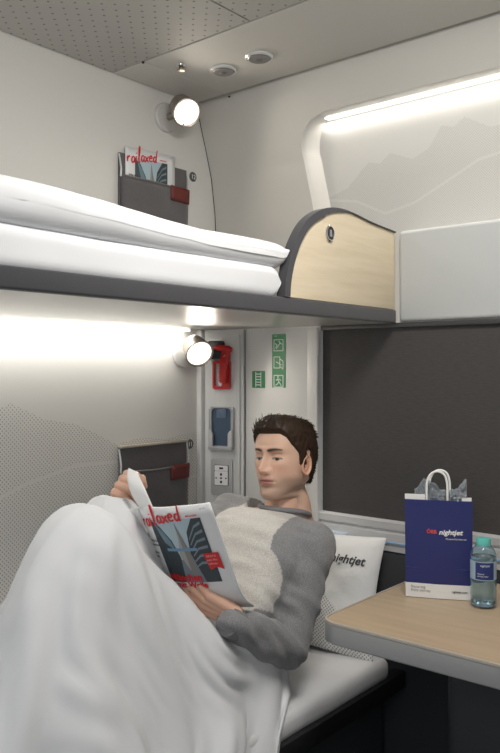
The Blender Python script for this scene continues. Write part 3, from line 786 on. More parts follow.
# ================================================================== WATER BOTTLE
bc = Vector((1.784, .764, .7525))
t_ = thing('water_bottle', 'clear blue water bottle with turquoise cap on the table beside the bag', 'bottle', bc)
T = Matrix.Translation(bc)
M['pet'] = mat('blue_pet', (.76, .90, .97), .04, trans=.95, ior=1.33)
M['water'] = mat('water', (.80, .91, .96), .0, trans=1, ior=1.33)
bprof = [(0, .006), (.012, .003), (.022, .0), (.028, .002), (.0305, .008), (.0305, .020), (.0295, .023), (.0305, .026), (.0305, .040), (.0295, .043), (.0305, .046), (.0305, .052), (.0300, .055), (.0300, .112), (.0308, .116), (.0300, .124), (.026, .134), (.0185, .143), (.0140, .147), (.0138, .152)]
b = BM(); lathe(b, bprof, T, 48); o = obj('body', b, M['pet'], t_, auto=60); m_ = o.modifiers.new('s', 'SOLIDIFY'); m_.thickness = .0006; m_.offset = -1; apply_mods(o)
b = BM(); lathe(b, [(0, .0075), (.022, .002), (.0285, .008), (.0285, .06), (.0285, .118), (0, .1185)], T, 40); obj('water_fill', b, M['water'], t_)
b = BM(); lathe(b, [(.0170, .144), (.0172, .146), (.0172, .158), (.0160, .1605), (0, .161)], T, 40)
obj('cap', b, mat('turquoise_cap', (.12, .50, .46), .35), t_)
vd = Vector((-bc.x, -bc.y, 0)).normalized(); th0 = math.atan2(vd.y, vd.x)
b = BM(); rows = [[b.verts.new((bc.x+.0306*math.cos(th0+a), bc.y+.0306*math.sin(th0+a), bc.z+z)) for a in np.linspace(-1.5, 1.5, 24)] for z in (.066, .110)]
for i in range(23): b.faces.new((rows[0][i], rows[0][i+1], rows[1][i+1], rows[1][i]))
o = obj('label_film', b, mat('label_pale', (.35, .48, .58), .35), t_); 
b = BM(); rows = [[b.verts.new((bc.x+.0310*math.cos(th0+a), bc.y+.0310*math.sin(th0+a), bc.z+z)) for a in np.linspace(-.62, .85, 20)] for z in (.068, .108)]
for i in range(19): b.faces.new((rows[0][i], rows[0][i+1], rows[1][i+1], rows[1][i]))
lb = obj('label', b, mat('label_navy', (.02, .035, .16), .4), t_)
def lw(a0, z0):
    def f(p):
        a = th0+a0+p.x/.0315; return Vector((bc.x+.0313*math.cos(a), bc.y+.0313*math.sin(a), bc.z+z0+p.y))
    return f
text('label_lettering', 'nightjet', (0, 0, 0), (1, 0, 0), (0, 1, 0), .0075, M['white'], lb, thick=0, shear=.2, warp=lw(-.25, .099))
text('label_small_lettering', 'Natural\nspring water', (0, 0, 0), (1, 0, 0), (0, 1, 0), .0052, M['white'], lb, thick=0, warp=lw(-.45, .080))
# ================================================================== MAGAZINES
M['sky'] = mat('print_sky', (.40, .52, .58), .35); M['glassd'] = mat('print_dark_glass', (.035, .05, .06), .35)
M['spire'] = mat('print_grey', (.22, .22, .21), .35); M['teal'] = mat('print_teal', (.13, .22, .27), .35); M['pale'] = mat('print_pale', (.17, .23, .27), .35)
M['glossy'] = mat('glossy_paper', (.74, .75, .76), .3)
GL = {'r': [[(.1, 1), (.15, 0)], [(.15, .35), (.32, .8), (.52, 1), (.72, .88)]],
      'a': [[(.75, .95), (.4, 1), (.15, .6), (.2, .1), (.5, .05), (.75, .6)], [(.8, 1), (.74, .3), (.92, 0)]],
      'i': [[(.3, 1), (.25, .1), (.5, .05)], [(.36, 1.38), (.4, 1.55)]],
      'l': [[(.2, .3), (.28, 1.4), (.42, 2.5), (.62, 2.7), (.58, 1.9), (.3, .6), (.38, -.05), (.72, .1)]],
      'x': [[(.05, 1), (.4, .5), (.85, 0)], [(.85, 1.05), (.4, .5), (0, -.1)]],
      'e': [[(.12, .5), (.7, .65), (.55, 1), (.2, .8), (.1, .3), (.4, 0), (.85, .2)]],
      'd': [[(.7, .9), (.3, .9), (.1, .4), (.35, 0), (.72, .5)], [(1.0, 2.2), (.8, 1.0), (.72, .1), (.92, .05)]]}
def ribbon(b, pts, wd, warp, z, z2=None):
    L = []; N_ = len(pts)
    for i, p in enumerate(pts):
        a = pts[max(i-1, 0)]; c = pts[min(i+1, N_-1)]; d_ = (c-a).normalized(); n_ = Vector((-d_.y, d_.x, 0))
        ww = wd*(.55+.45*math.sin(math.pi*(i+.6)/(N_+.2)))
        L.append((b.verts.new(warp(p.x+n_.x*ww/2, p.y+n_.y*ww/2, z)), b.verts.new(warp(p.x-n_.x*ww/2, p.y-n_.y*ww/2, z))))
    for A, B in zip(L, L[1:]): b.faces.new((A[0], A[1], B[1], B[0]))
def cover_art(warp0, par):
    warp = lambda x, y, l: warp0(x, y, l+.0009)
    fy = lambda y: .030+(y-.040)*.836
    """print on a cover; warp(x, y down, lift) -> world"""
    def poly(name, pts, m, z):
        # subdivide by a fan of quads so that it follows the bent paper
        b = BM(); vs = [b.verts.new((p[0], fy(p[1]) if name != 'red_flag' else p[1], 0)) for p in pts]; b.faces.new(vs)
        bmesh.ops.triangulate(b, faces=b.faces[:])
        for _ in range(3): bmesh.ops.subdivide_edges(b, edges=b.edges[:], cuts=1, use_grid_fill=True)
        for v in b.verts: v.co = warp(v.co.x, v.co.y, z)
        return obj(name, b, m, par, smooth=False)
    ph = poly('cover_photo', [(.037, .040), (.173, .040), (.173, .236), (.037, .236)], M['sky'], .0006)
    def sub(name, pts, m, z):
        b = BM(); vs = [b.verts.new((p[0], fy(p[1]) if name != 'red_flag' else p[1], 0)) for p in pts]; b.faces.new(vs)
        bmesh.ops.triangulate(b, faces=b.faces[:])
        for _ in range(3): bmesh.ops.subdivide_edges(b, edges=b.edges[:], cuts=1, use_grid_fill=True)
        for v in b.verts: v.co = warp(v.co.x, v.co.y, z)
        return obj(name, b, m, ph, smooth=False)
    sub('left_building', [(.037, .040), (.060, .062), (.080, .105), (.088, .150), (.092, .236), (.037, .236)], M['glassd'], .0009)
    sub('left_facade', [(.046, .050), (.066, .078), (.078, .110), (.082, .135), (.060, .112)], M['teal'], .0011)
    sub('right_building', [(.173, .040), (.150, .040), (.128, .080), (.118, .150), (.118, .236), (.173, .236)], M['glassd'], .0009)
    for k in range(6): sub('window_band', [(.168, .050+.024*k), (.150-.002*k, .062+.022*k), (.128-.001*k, .100+.017*k), (.128-.001*k, .105+.017*k), (.150-.002*k, .069+.022*k), (.168, .059+.024*k)], M['pale'], .0011)
    sub('middle_ground', [(.088, .165), (.122, .165), (.135, .236), (.080, .236)], M['pale'], .0010)
    sub('spire', [(.103, .048), (.112, .100), (.124, .170), (.116, .236), (.100, .190), (.090, .150), (.100, .100)], M['spire'], .0014)
    sub('spire_light_side', [(.103, .050), (.104, .120), (.106, .200), (.098, .180), (.091, .150), (.100, .100)], mat('spire_light', (.36, .36, .34), .4), .0016)
    sub('bridge', [(.060, .128), (.140, .128), (.140, .137), (.060, .137)], mat('bridge_blue', (.16, .30, .44), .35), .0018)
    # red brush title
    b = BM(); x = .004; sx = .0172; base = .046
    for i, ch in enumerate('railaxed'):
        wch = {'i': .62, 'l': .68}.get(ch, 1.0)
        for st in GL[ch]:
            pts = [Vector((x+p[0]*sx*(wch if ch in 'il' else 1), base-i*.0022-p[1]*.0180+(.002 if i % 2 else 0), 0)) for p in st]
            ribbon(b, bezier(pts, 5), .0054, warp, .002)
        x += sx*wch*.98
    obj('title_lettering', b, M['red'], par, smooth=False)
    def tw(ox, oy, lift=.0022): return lambda p: warp(ox+p.x, oy-p.y, lift)
    text('small_title', 'MAGAZIN', (0, 0, 0), (1, 0, 0), (0, 1, 0), .006, M['red'], par, thick=0, warp=tw(.140, .025), bold=.0002)
    text('issue_date', 'Juli 2017', (0, 0, 0), (1, 0, 0), (0, 1, 0), .0042, M['ink'], par, thick=0, warp=tw(.180, .010))
    text('headline', 'München', (0, 0, 0), (1, 0, 0), (0, 1, 0), .0240, M['red'], par, thick=0, warp=tw(.038, .188, .0026), bold=.0011)
    text('headline', 'mit Weile', (0, 0, 0), (1, 0, 0), (0, 1, 0), .0210, M['red'], par, thick=0, warp=tw(.050, .207, .0026), bold=.0009)
    for i, s in enumerate(('Wien im', 'Sommer', '', 'Graz', 'Linz')):
        if s: text('side_lettering', s, (0, 0, 0), (1, 0, 0), (0, 1, 0), .0080, M['ink'], par, thick=0, warp=tw(.012, .088+i*.0105), bold=.0003)
    fl = poly('red_flag', [(.150, .118), (.188, .118), (.190, .162), (.174, .155), (.156, .162)], M['red'], .0022)
    for i, s in enumerate(('GRATIS', 'zum Mit-', 'nehmen')):
        text('flag_lettering', s, (0, 0, 0), (1, 0, 0), (0, 1, 0), .0075, mat('flag_pink', (.85, .45, .45), .5) if not i else bpy.data.materials['flag_pink'], fl, thick=0, warp=tw(.155, .129+i*.0095, .0026))
# magazine in the upper pouch
t_ = thing('magazine', 'white magazine with red script title standing in the upper wall pouch', 'magazine', (1.72, 1.83, 1.725), 'copies of the travel magazine')
UO = Vector((1.597, 1.8395, 2.006)); 
def uwarp(x, y, l): return UO+Vector((x*1.03, -.0012-l-.001*math.sin(x/.207*math.pi), -y+.012*x/.207))
P = np.array([[tuple(uwarp(.207*i/12, .285*k/10, 0)) for k in range(11)] for i in range(13)])
o = link('cover', gridmesh(P), M['glossy'], t_, True); m_ = o.modifiers.new('s', 'SOLIDIFY'); m_.thickness = .002; m_.offset = 0; apply_mods(o)
cover_art(uwarp, t_)
# magazine in the man's hands
TLm = Vector((1.180, 1.331, 1.005)); wv = Vector((.1830, -.9747, .1285)); hv = Vector((.3919, -.0476, -.9188)); Nv = Vector((-.9016, -.2185, -.3733))
def mwarp(x, y, l):
    z = l+.010*math.sin(min(1, max(0, x/.207))*math.pi)*(1-.3*y/.285)
    dy = 0
    if x < .05: z -= .016*(1-x/.05)**2; dy = .012*(1-x/.05)**2*(1-y/.285)
    if y > .21: z -= .030*((y-.21)/.077)**2
    return TLm+wv*x+hv*(y+dy)+Nv*z
t_ = thing('magazine', 'white magazine with red script title held open by the man', 'magazine', TLm+wv*.1+hv*.28, 'copies of the travel magazine')
nx_ = 30
P = np.array([[tuple(mwarp(.207*i/nx_, .287*k/12, 0)) for k in range(13)] for i in range(nx_+1)])
o = link('cover', gridmesh(P), M['glossy'], t_, True); m_ = o.modifiers.new('s', 'SOLIDIFY'); m_.thickness = .0012; m_.offset = 0; apply_mods(o)
# pages behind the cover and the far half
P = np.array([[tuple(mwarp(.205*i/nx_, .285*k/12, -.0030-.001*math.sin(i*.4))) for k in range(13)] for i in range(nx_+1)])
o = link('page_block', gridmesh(P), M['paper'], t_, True); m_ = o.modifiers.new('s', 'SOLIDIFY'); m_.thickness = .0035; m_.offset = 0; apply_mods(o)
cover_art(mwarp, t_)
# far half: from the spine over to the right hand
sp0 = mwarp(0, 0, -.002); sp1 = mwarp(0, .287, -.002)
def farhalf(s, q, k=0):
    a = sp0.lerp(sp1, q)
    e0 = Vector((1.182, 1.478, 1.008)); e1 = e0+hv*.287
    e = e0.lerp(e1, q); p = a.lerp(e, s); p += Vector((-.035, 0, -.010))*math.sin(math.pi*s)*(1-.4*q)+Vector((.003, 0, 0))*k
    return p
P = np.array([[tuple(farhalf(i/20, k/12)) for k in range(13)] for i in range(21)])
o = link('back_pages', gridmesh(P), M['paper'], t_, True); m_ = o.modifiers.new('s', 'SOLIDIFY'); m_.thickness = .003; m_.offset = 0; apply_mods(o)
# one page curled up into the fingers of the right hand
def curl(s, q):
    base = mwarp(.002, .0, -.001).lerp(mwarp(.060, .006, -.001), q)
    tip = Vector((1.202, 1.372, 1.088)).lerp(Vector((1.206, 1.346, 1.080)), q)
    mid = Vector((1.165, 1.350, 1.062)).lerp(Vector((1.180, 1.295, 1.056)), q)
    return base*(1-s)**2+mid*2*s*(1-s)+tip*s*s
P = np.array([[tuple(curl(k/14, i/8)) for k in range(15)] for i in range(9)])
o = link('curled_page', gridmesh(P), M['paper'], t_, True); m_ = o.modifiers.new('s', 'SOLIDIFY'); m_.thickness = .0012; m_.offset = 0; apply_mods(o)

# ================================================================== THE MAN
def interp(tab, z):
    t_ = sorted(tab); xs = [a for a, _ in t_]; ys = [b_ for _, b_ in t_]
    # smooth (cosine-free) monotone-ish interpolation through numpy + light blur
    return np.interp(z, xs, ys)
def smooth1(a, k=5, it=3):
    ker = np.ones(k)/k
    for _ in range(it):
        p = np.pad(a, k//2, mode='edge'); a = np.convolve(p, ker, 'valid')
    return a
NLV, NAN_ = 210, 220
zl = np.linspace(.1235, -.235, NLV)
XF = [(.1235, -.012), (.121, .012), (.115, .034), (.105, .052), (.092, .067), (.075, .079), (.055, .086), (.037, .089), (.018, .083), (0, .082), (-.03, .085), (-.052, .085), (-.072, .079), (-.088, .084), (-.100, .081), (-.109, .070), (-.115, .052), (-.120, .030), (-.128, .012), (-.15, .004), (-.19, -.002), (-.235, -.004)]
XB = [(.1235, -.024), (.121, -.045), (.115, -.064), (.100, -.083), (.08, -.096), (.055, -.104), (.02, -.106), (-.02, -.099), (-.05, -.088), (-.08, -.080), (-.11, -.082), (-.15, -.092), (-.19, -.102), (-.235, -.110)]
WW = [(.1235, .008), (.121, .028), (.115, .043), (.105, .055), (.09, .066), (.07, .0745), (.05, .078), (.03, .0785), (.0, .0755), (-.02, .0725), (-.045, .0685), (-.07, .0600), (-.088, .0505), (-.1, .0450), (-.11, .0455), (-.125, .0495), (-.15, .055), (-.19, .059), (-.235, .068)]
xf = smooth1(interp(XF, zl)); xb = smooth1(interp(XB, zl)); ww = smooth1(interp(WW, zl)); xf[0], xb[0], ww[0] = -.017, -.019, .001
ang = np.linspace(0, 2*math.pi, NAN_, endpoint=False)
g = lambda v, s: np.exp(-(v/s)**2)
def headgrid():
    P = np.zeros((NAN_, NLV, 3))
    for k in range(NLV):
        z = zl[k]; xc = (xf[k]+xb[k])*.5*.8; c = np.cos(ang); s = np.sin(ang)
        # jaw/cheek sections: front narrows more at the lips and chin
        e = .86 if z > -.03 else .86+.10*min(1, (-.03-z)/.07)
        if z < -.12: e = 1
        cc = np.sign(c)*np.abs(c)**np.where(c > 0, e, .9)
        P[:, k, 0] = xc+np.where(c > 0, xf[k]-xc, xc-xb[k])*cc
        P[:, k, 1] = ww[k]*np.sign(s)*np.abs(s)**.93
        P[:, k, 2] = z
    X, Y, Z_ = P[..., 0], P[..., 1], P[..., 2]
    fr = (np.cos(ang)[:, None] > 0)*np.clip(np.cos(ang)[:, None]*2.2, 0, 1)
    A = np.abs(Y)
    F_ = np.zeros_like(X)
    # brow ridge, eye sockets, lids
    F_ += .0045*g(A-.026, .018)*g(Z_-.033, .0085)
    F_ -= .0125*g(A-.031, .0165)*g(Z_-.014, .0125)
    F_ -= .004*g(A-.016, .007)*g(Z_-.013, .010)
    F_ += .0088*g(A-.0315, .0125)*g(Z_-.011, .0085)
    F_ += .0012*g(A-.0315, .013)*g(Z_-.0085, .0014)-.0022*g(A-.0315, .0125)*g(Z_-.0055, .0014)-.0016*g(A-.0315, .014)*g(Z_-.0215, .0016)
    # nose
    nh = np.interp(Z_, [-.046, -.038, -.033, -.028, -.020, -.010, .004, .018, .030, .045], [0, .003, .014, .0260, .0295, .0240, .0170, .0100, .0045, 0])
    ns = np.interp(Z_, [-.040, -.028, -.018, 0, .02, .04], [.0105, .0110, .0090, .0070, .0072, .012])
    F_ += nh*np.exp(-np.abs(Y/ns)**2.2)
    F_ += .0095*g(A-.0145, .0062)*g(Z_+.0275, .0085)
    F_ -= .0050*g(A-.0075, .0040)*g(Z_+.0365, .0026)
    F_ -= .0028*g(A-.0225, .0042)*g(Z_+.030, .012)        # fold beside the nostril
    # cheekbones, hollow, muzzle, lips, chin
    F_ += .0050*g(A-.046, .019)*g(Z_+.006, .017)
    F_ -= .0035*g(A-.046, .016)*g(Z_+.050, .022)
    F_ += .0045*g(Y, .026)*g(Z_+.050, .020)
    F_ -= .0013*g(Y, .0035)*g(Z_+.0425, .007)
    lw_ = g(A, .0225)**1.0*np.clip(1.15-(A/.027)**2, 0, 1)
    F_ += .0045*lw_*g(Z_+.0505, .0042)+.0058*lw_*g(Z_+.0600, .0046)-.0042*np.clip(1.1-(A/.028)**2, 0, 1)*g(Z_+.0552, .0015)
    F_ -= .0026*g(A-.0265, .0045)*g(Z_+.0555, .004)
    F_ -= .0040*g(Y, .022)*g(Z_+.0725, .0055)
    F_ += .0060*g(Y, .017)*g(Z_+.0920, .0120)-.0008*g(Y, .002)*g(Z_+.094, .006)
    P[..., 0] = X+F_*fr
    # jaw corner
    P[..., 1] += np.sign(Y)*.0035*g(X+.005, .028)*g(Z_+.072, .018)
    # temples slightly hollow
    P[..., 1] -= np.sign(Y)*.003*g(X-.045, .018)*g(Z_-.035, .02)
    # jaw line rises towards the ear
    P[..., 2] += .034*np.clip((.065-X)/.10, 0, 1)*np.clip((-.045-Z_)/.06, 0, 1)
    # throat
    P[..., 0] += .006*g(Y, .010)*g(Z_+.148, .012)*(np.cos(ang)[:, None] > .3)
    return P
HP = headgrid()
HC = Vector((1.722, 1.318, 1.060))
HM = Matrix.Translation(HC) @ Matrix.Rotation(math.radians(180-HEAD_YAW), 4, 'Z') @ Matrix.Rotation(math.radians(HEAD_PITCH), 4, 'Y') @ Matrix.Rotation(math.radians(HEAD_ROLL), 4, 'X') @ Matrix.Scale(HEAD_S, 4)
def lin(c): return c
SK = np.array((.66, .43, .32)); 
def skin_cols(P):
    X, Y, Z_ = P[..., 0], P[..., 1], P[..., 2]; A = np.abs(Y); C_ = np.ones(P.shape)*SK
    def mixc(mask, c):
        m_ = np.clip(mask, 0, 1)[..., None]; C_[:] = C_*(1-m_)+np.array(c)*m_
    front = X > .02
    mixc(.30*g(A-.040, .022)*g(Z_+.022, .02)*front, (.62, .26, .19))         # cheeks
    mixc(.30*g(Y, .012)*g(Z_+.022, .012)*front, (.60, .26, .19))
    beard = np.clip((-.034-Z_)/.018, 0, 1)*np.clip((Z_+.128)/.012, 0, 1)*np.clip((X+.035)/.03, 0, 1)
    cheek = np.clip(1-g(A-.030, .014)*g(Z_+.045, .016)*.8, 0, 1)
    mixc(.48*beard*cheek, (.20, .145, .115))
    mixc(.30*np.clip(g(X-.012, .012)*g(Z_+.02, .03)*(A > .05), 0, 1), (.20, .14, .11))
    mixc(.9*np.clip(1.25-(A/.0235)**2, 0, 1)*np.clip(1.6*g(Z_+.0515, .0042)*1.0, 0, 1)*front, (.42, .15, .125))
    mixc(.9*np.clip(1.25-(A/.0215)**2, 0, 1)*np.clip(1.6*g(Z_+.0600, .0048), 0, 1)*front, (.47, .185, .15))
    mixc(1.3*g(Z_+.0554, .0014)*(A < .024)*front, (.16, .05, .045))
    # brows: rise outward then fall
    by = .0305+.0040*np.sin(np.clip((A-.012)/.036, 0, 1)*math.pi*.75)
    th = np.interp(A, [.010, .016, .034, .050], [.0020, .0036, .0030, .0010])
    mixc(1.15*np.exp(-((Z_-by+.0005)/(th*1.25))**2)*(A > .010)*(A < .050)*front, (.055, .032, .022))
    # eyes: dark opening under the lowered lid
    mixc(.30*g(A-.031, .017)*g(Z_-.012, .010)*front, (.40, .22, .16))
    op = ((A-.0315)/.0140)**2+((Z_-.0068)/.0032)**2
    mixc(np.clip((1.25-op)*3, 0, 1)*front, (.40, .38, .36))
    ir = ((Y-IRIS*np.sign(Y)*0-np.sign(Y)*.0315-.0025)/.0056)**2+((Z_-.0066)/.0045)**2
    mixc(np.clip((1.2-ir)*3, 0, 1)*(op < 1.2)*front, (.03, .02, .015))
    mixc(1.2*np.exp(-((Z_-.0068-.0040*np.sqrt(np.clip(1-((A-.0315)/.016)**2, 0, 1)))/.0013)**2)*(np.abs(A-.0315) < .0165)*front, (.035, .022, .018))
    mixc(.55*np.exp(-((Z_-.0215)/.0012)**2)*(np.abs(A-.0315) < .014)*front, (.30, .16, .11))
    mixc(.6*g(A-.0075, .0036)*g(Z_+.0368, .0022)*front, (.12, .05, .04))
    return C_
def mesh_from_grid(P, m4, cols=None, cap=True):
    Q = np.c_[P.reshape(-1, 3), np.ones(P.shape[0]*P.shape[1])] @ np.array(m4).T
    me = gridmesh(Q[:, :3].reshape(P.shape), closed_u=True)
    if cols is not None:
        at_ = me.color_attributes.new('Col', 'FLOAT_COLOR', 'POINT')
        at_.data.foreach_set('color', np.c_[cols.reshape(-1, 3), np.ones(len(Q))].ravel())
    return me
parts_me = [mesh_from_grid(HP, HM, skin_cols(HP))]
# ears
def ear(side):
    nu, nv = 44, 14; P = np.zeros((nu, nv, 3))
    for i in range(nu):
        a = 2*math.pi*i/nu
        rz = .0275*(1+.10*math.cos(a-1.2)); rx = .0175*(1+.12*math.sin(a))
        for k in range(nv):
            q = k/(nv-1); rr = 1-q
            # profile from outer back to rim to inner bowl
            out = [0, .006, .011, .0135, .0140, .0125, .0100, .0085, .0090, .0095, .0075, .0050, .0040, .0035][k]
            rad = [.72, .92, 1.0, 1.02, .98, .90, .82, .74, .64, .54, .42, .28, .14, .0][k]
            P[i, k] = (.000+rx*rad*math.cos(a)-.25*rz*rad*math.sin(a)*.4-out*.35*(rad > .5), side*(.0705+out*(1 if math.cos(a) < .5 else 1-.5*(math.cos(a)-.5))), -.012+rz*rad*math.sin(a))
    C_ = np.ones(P.shape)*SK*np.array((1.0, .86, .82))
    for k in (8, 9, 10, 11, 12, 13): C_[:, k] *= .8
    return mesh_from_grid(P, HM, C_)
parts_me += [ear(1), ear(-1)]

# ---- limbs as overlapping tapered capsules, fused by a voxel remesh
def capsule(b, p0, p1, r0, r1, n=14):
    p0, p1 = Vector(p0), Vector(p1); d_ = p1-p0; L_ = d_.length
    if L_ < 1e-5: return
    F = frame(p0, d_.orthogonal(), d_.cross(d_.orthogonal()))
    if F.col[2].xyz.dot(d_) < 0: F = frame(p0, d_.orthogonal(), -d_.cross(d_.orthogonal()))
    pr = [(0, -r0)]+[(r0*math.sin(a), -r0*math.cos(a)) for a in np.linspace(0, math.pi/2, 5)[1:]]+[(r1*math.cos(a), L_+r1*math.sin(a)) for a in np.linspace(0, math.pi/2, 5)[:-1]]+[(0, L_+r1)]
    lathe(b, pr, F, n)
def chain(b, pts, rad, n=14):
    for i in range(len(pts)-1): capsule(b, pts[i], pts[i+1], rad[i], rad[i+1], n)
def fuse(b, voxel, smooth, name='f', lap=0):
    bmesh.ops.recalc_face_normals(b, faces=b.faces[:])
    me = bpy.data.meshes.new(name); b.to_mesh(me); b.free(); o = bpy.data.objects.new(name, me); COL.objects.link(o)
    m_ = o.modifiers.new('r', 'REMESH'); m_.mode = 'VOXEL'; m_.voxel_size = voxel
    if smooth: m_ = o.modifiers.new('s', 'SMOOTH'); m_.iterations = smooth; m_.factor = .5
    apply_mods(o); me = o.data; bpy.data.objects.remove(o); return me
def torso_loops(b, secs, n=36, closed=True):
    """secs: (centre, half width, half depth, width axis, depth axis)"""
    rings = []
    for c, hw, hd, wa, da, ex in secs:
        c = Vector(c); wa = Vector(wa).normalized(); da = Vector(da).normalized(); row = []
        for i in range(n):
            a = 2*math.pi*i/n; ca, sa = math.cos(a), math.sin(a)
            row.append(b.verts.new(c+wa*hw*math.copysign(abs(ca)**ex, ca)+da*hd*math.copysign(abs(sa)**ex, sa)))
        rings.append(row)
    for A, B in zip(rings, rings[1:]):
        for i in range(n): b.faces.new((A[i], A[(i+1) % n], B[(i+1) % n], B[i]))
    if closed: b.faces.new(rings[0][::-1]); b.faces.new(rings[-1])
LSH, LEL, LWR = Vector((1.645, 1.165, .862)), Vector((1.515, 1.145, .632)), TLm+wv*.172+hv*.282+Nv*.032
RSH, REL, RWR = Vector((1.695, 1.490, .885)), Vector((1.480, 1.515, .800)), Vector((1.284, 1.468, .988))
HIP = Vector((1.335, 1.330, .615)); NKB = Vector((1.720, 1.322, .897))
WA = (RSH-LSH).normalized()
DA = Vector((-.62, -.05, .78))
def secs(g_=0):
    out = []
    for c, hw, hd, ex in (((1.300, 1.33, .585), .135, .085, .9), ((1.345, 1.33, .625), .165, .105, .85), ((1.420, 1.33, .670), .158, .100, .85), ((1.490, 1.33, .715), .155, .098, .85),
                          ((1.560, 1.33, .770), .168, .108, .85), ((1.615, 1.328, .825), .180, .110, .85), ((1.658, 1.325, .858), .176, .090, .85), ((1.690, 1.322, .885), .135, .066, .9), ((1.712, 1.32, .902), .080, .052, 1)):
        out.append((c, hw+g_, hd+g_, WA, DA, ex))
    return out
def trunk(b, g_=0):
    torso_loops(b, secs(g_))
# body under the clothes
b = BM(); trunk(b, -.008)
chain(b, [(1.735, 1.325, .90), NKB, (1.738, 1.32, .97)], [.055, .056, .052])
chain(b, [RSH, LSH], [.040, .040])
chain(b, [LSH, LSH.lerp(LEL, .5), LEL, LEL.lerp(LWR, .35), LWR], [.046, .042, .033, .030, .021])
chain(b, [RSH, RSH.lerp(REL, .5), REL, REL.lerp(RWR, .35), RWR], [.046, .042, .033, .030, .021])
KNL, KNR = Vector((1.000, 1.285, .945)), Vector((1.165, 1.410, .918)); ANL, ANR = Vector((.76, 1.22, .575)), Vector((.80, 1.44, .575))
for s, kn, an in ((-1, KNL, ANL), (1, KNR, ANR)):
    hp = HIP+WA*.085*s
    chain(b, [hp, hp.lerp(kn, .5), kn, kn.lerp(an, .3), an], [.085, .075, .056, .054, .036])
    chain(b, [an, an+Vector((-.04, 0, -.03)), an+Vector((-.18, 0, -.04))], [.036, .034, .022])
parts_me.append(fuse(b, .007, 4))
# hands
FL = [(.036, .026, .021), (.041, .029, .022), (.038, .027, .022), (.029, .021, .019)]
def hand(Wm, curls, spread, thumb, elbow, voxel=.0019):
    """Wm: matrix, x towards the thumb, y along the fingers, z out of the palm; origin at the wrist"""
    b = BM(); kn = [(.028, .090), (.009, .095), (-.011, .091), (-.029, .083)]
    for i, (kx, ky) in enumerate(kn):
        chain(b, [Wm @ Vector((kx*.55, .004, 0)), Wm @ Vector((kx*.8, ky*.5, -.001)), Wm @ Vector((kx, ky, -.002))], [.0145, .0140, .0108], 12)
        p = Vector((kx, ky, -.001)); a = 0; az = spread[i]; pts = [p]; 
        for j, (L_, c_) in enumerate(zip(FL[i], curls[i])):
            a += math.radians(c_); d_ = Vector((math.sin(math.radians(az))*math.cos(a), math.cos(math.radians(az))*math.cos(a), math.sin(a)))
            p = p+d_*L_; pts.append(p)
        chain(b, [Wm @ q for q in pts], [.0098, .0090, .0082, .0068], 12)
    chain(b, [Wm @ Vector((.012, .022, .004)), Wm @ Vector(thumb[0])], [.016, .014], 12)
    chain(b, [Wm @ Vector(q) for q in thumb], [.0135, .0108, .0082], 12)
    chain(b, [Wm @ Vector((-.018, .02, .004)), Wm @ Vector((-.022, .06, .004))], [.014, .013], 12)
    w0 = Wm @ Vector((0, .008, 0)); capsule(b, w0+(Vector(elbow)-w0).normalized()*.06, w0, .024, .021)
    return fuse(b, voxel, 2)
# left hand: fingers lie on the lower part of the cover, pointing away from the wrist
def pw(x, y, l): return mwarp(x, y, 0)+Nv*l
LW = pw(.176, .288, .032)
ty = (pw(.070, .214, .014)-LW).normalized(); tz = (-Nv-ty*(-Nv).dot(ty)).normalized(); tx = ty.cross(tz)
LHM = Matrix((tx, ty, tz)).transposed().to_4x4(); LHM.translation = LW; LHM = LHM @ Matrix.Scale(.88, 4)
parts_me.append(hand(LHM, [(8, 24, 16), (12, 28, 18), (16, 32, 20), (22, 36, 22)], (5, 0, -5, -10), [(.036, .040, .016), (.046, .058, .034), (.040, .072, .046)], LEL))
# right hand: fist round the page
RW = Vector((1.272, 1.462, .998)); kd = (Vector((1.208, 1.408, 1.060))-RW).normalized()
# the palm faces towards the magazine (left side of the man), back of the hand towards the wall and up
pz = Vector((.30, -.80, -.35)); pz = (pz-kd*pz.dot(kd)).normalized(); px_ = kd.cross(pz)
RHM = Matrix((-px_ if False else px_, kd, pz)).transposed().to_4x4(); RHM.translation = RW
print('right hand thumb dir', px_)
RHM = RHM @ Matrix.Scale(.92, 4)
parts_me.append(hand(RHM, [(55, 75, 40), (60, 80, 40), (65, 80, 40), (68, 80, 42)], (4, 1, -3, -7), [(.036, .050, .018), (.040, .078, .034), (.024, .094, .044)], REL))

bmj = bmesh.new(); ncol = 0
for i, me_ in enumerate(parts_me):
    if 'Col' not in me_.color_attributes:
        at_ = me_.color_attributes.new('Col', 'FLOAT_COLOR', 'POINT'); n_ = len(me_.vertices)
        co = np.zeros(n_*3); me_.vertices.foreach_get('co', co); co = co.reshape(-1, 3)
        at_.data.foreach_set('color', np.c_[np.ones((n_, 3))*SK*np.array((1.0, .94, .92)), np.ones(n_)].ravel())
    me_.materials.clear(); bmj.from_mesh(me_)
M['skin'] = mat('skin', (.6, .4, .3), .48); t = NT(M['skin'])
M['skin'].node_tree.nodes['Principled BSDF'].inputs['Subsurface Weight'].default_value = .12
M['skin'].node_tree.nodes['Principled BSDF'].inputs['Subsurface Radius'].default_value = (.012, .005, .003)
M['skin'].node_tree.nodes['Principled BSDF'].inputs['Subsurface Scale'].default_value = 1.0
va = t.n('ShaderNodeVertexColor', layer_name='Col'); t.base(va.outputs[0]); t.bump(t.noise(900, 2), .12, .0006)
me = bpy.data.meshes.new('person'); bmesh.ops.recalc_face_normals(bmj, faces=bmj.faces[:]); bmj.to_mesh(me); bmj.free()
t_man = link('person', me, M['skin'], None, True)
tag(t_man, 'man in grey raglan shirt reclining on the lower bunk, reading a magazine', 'person')

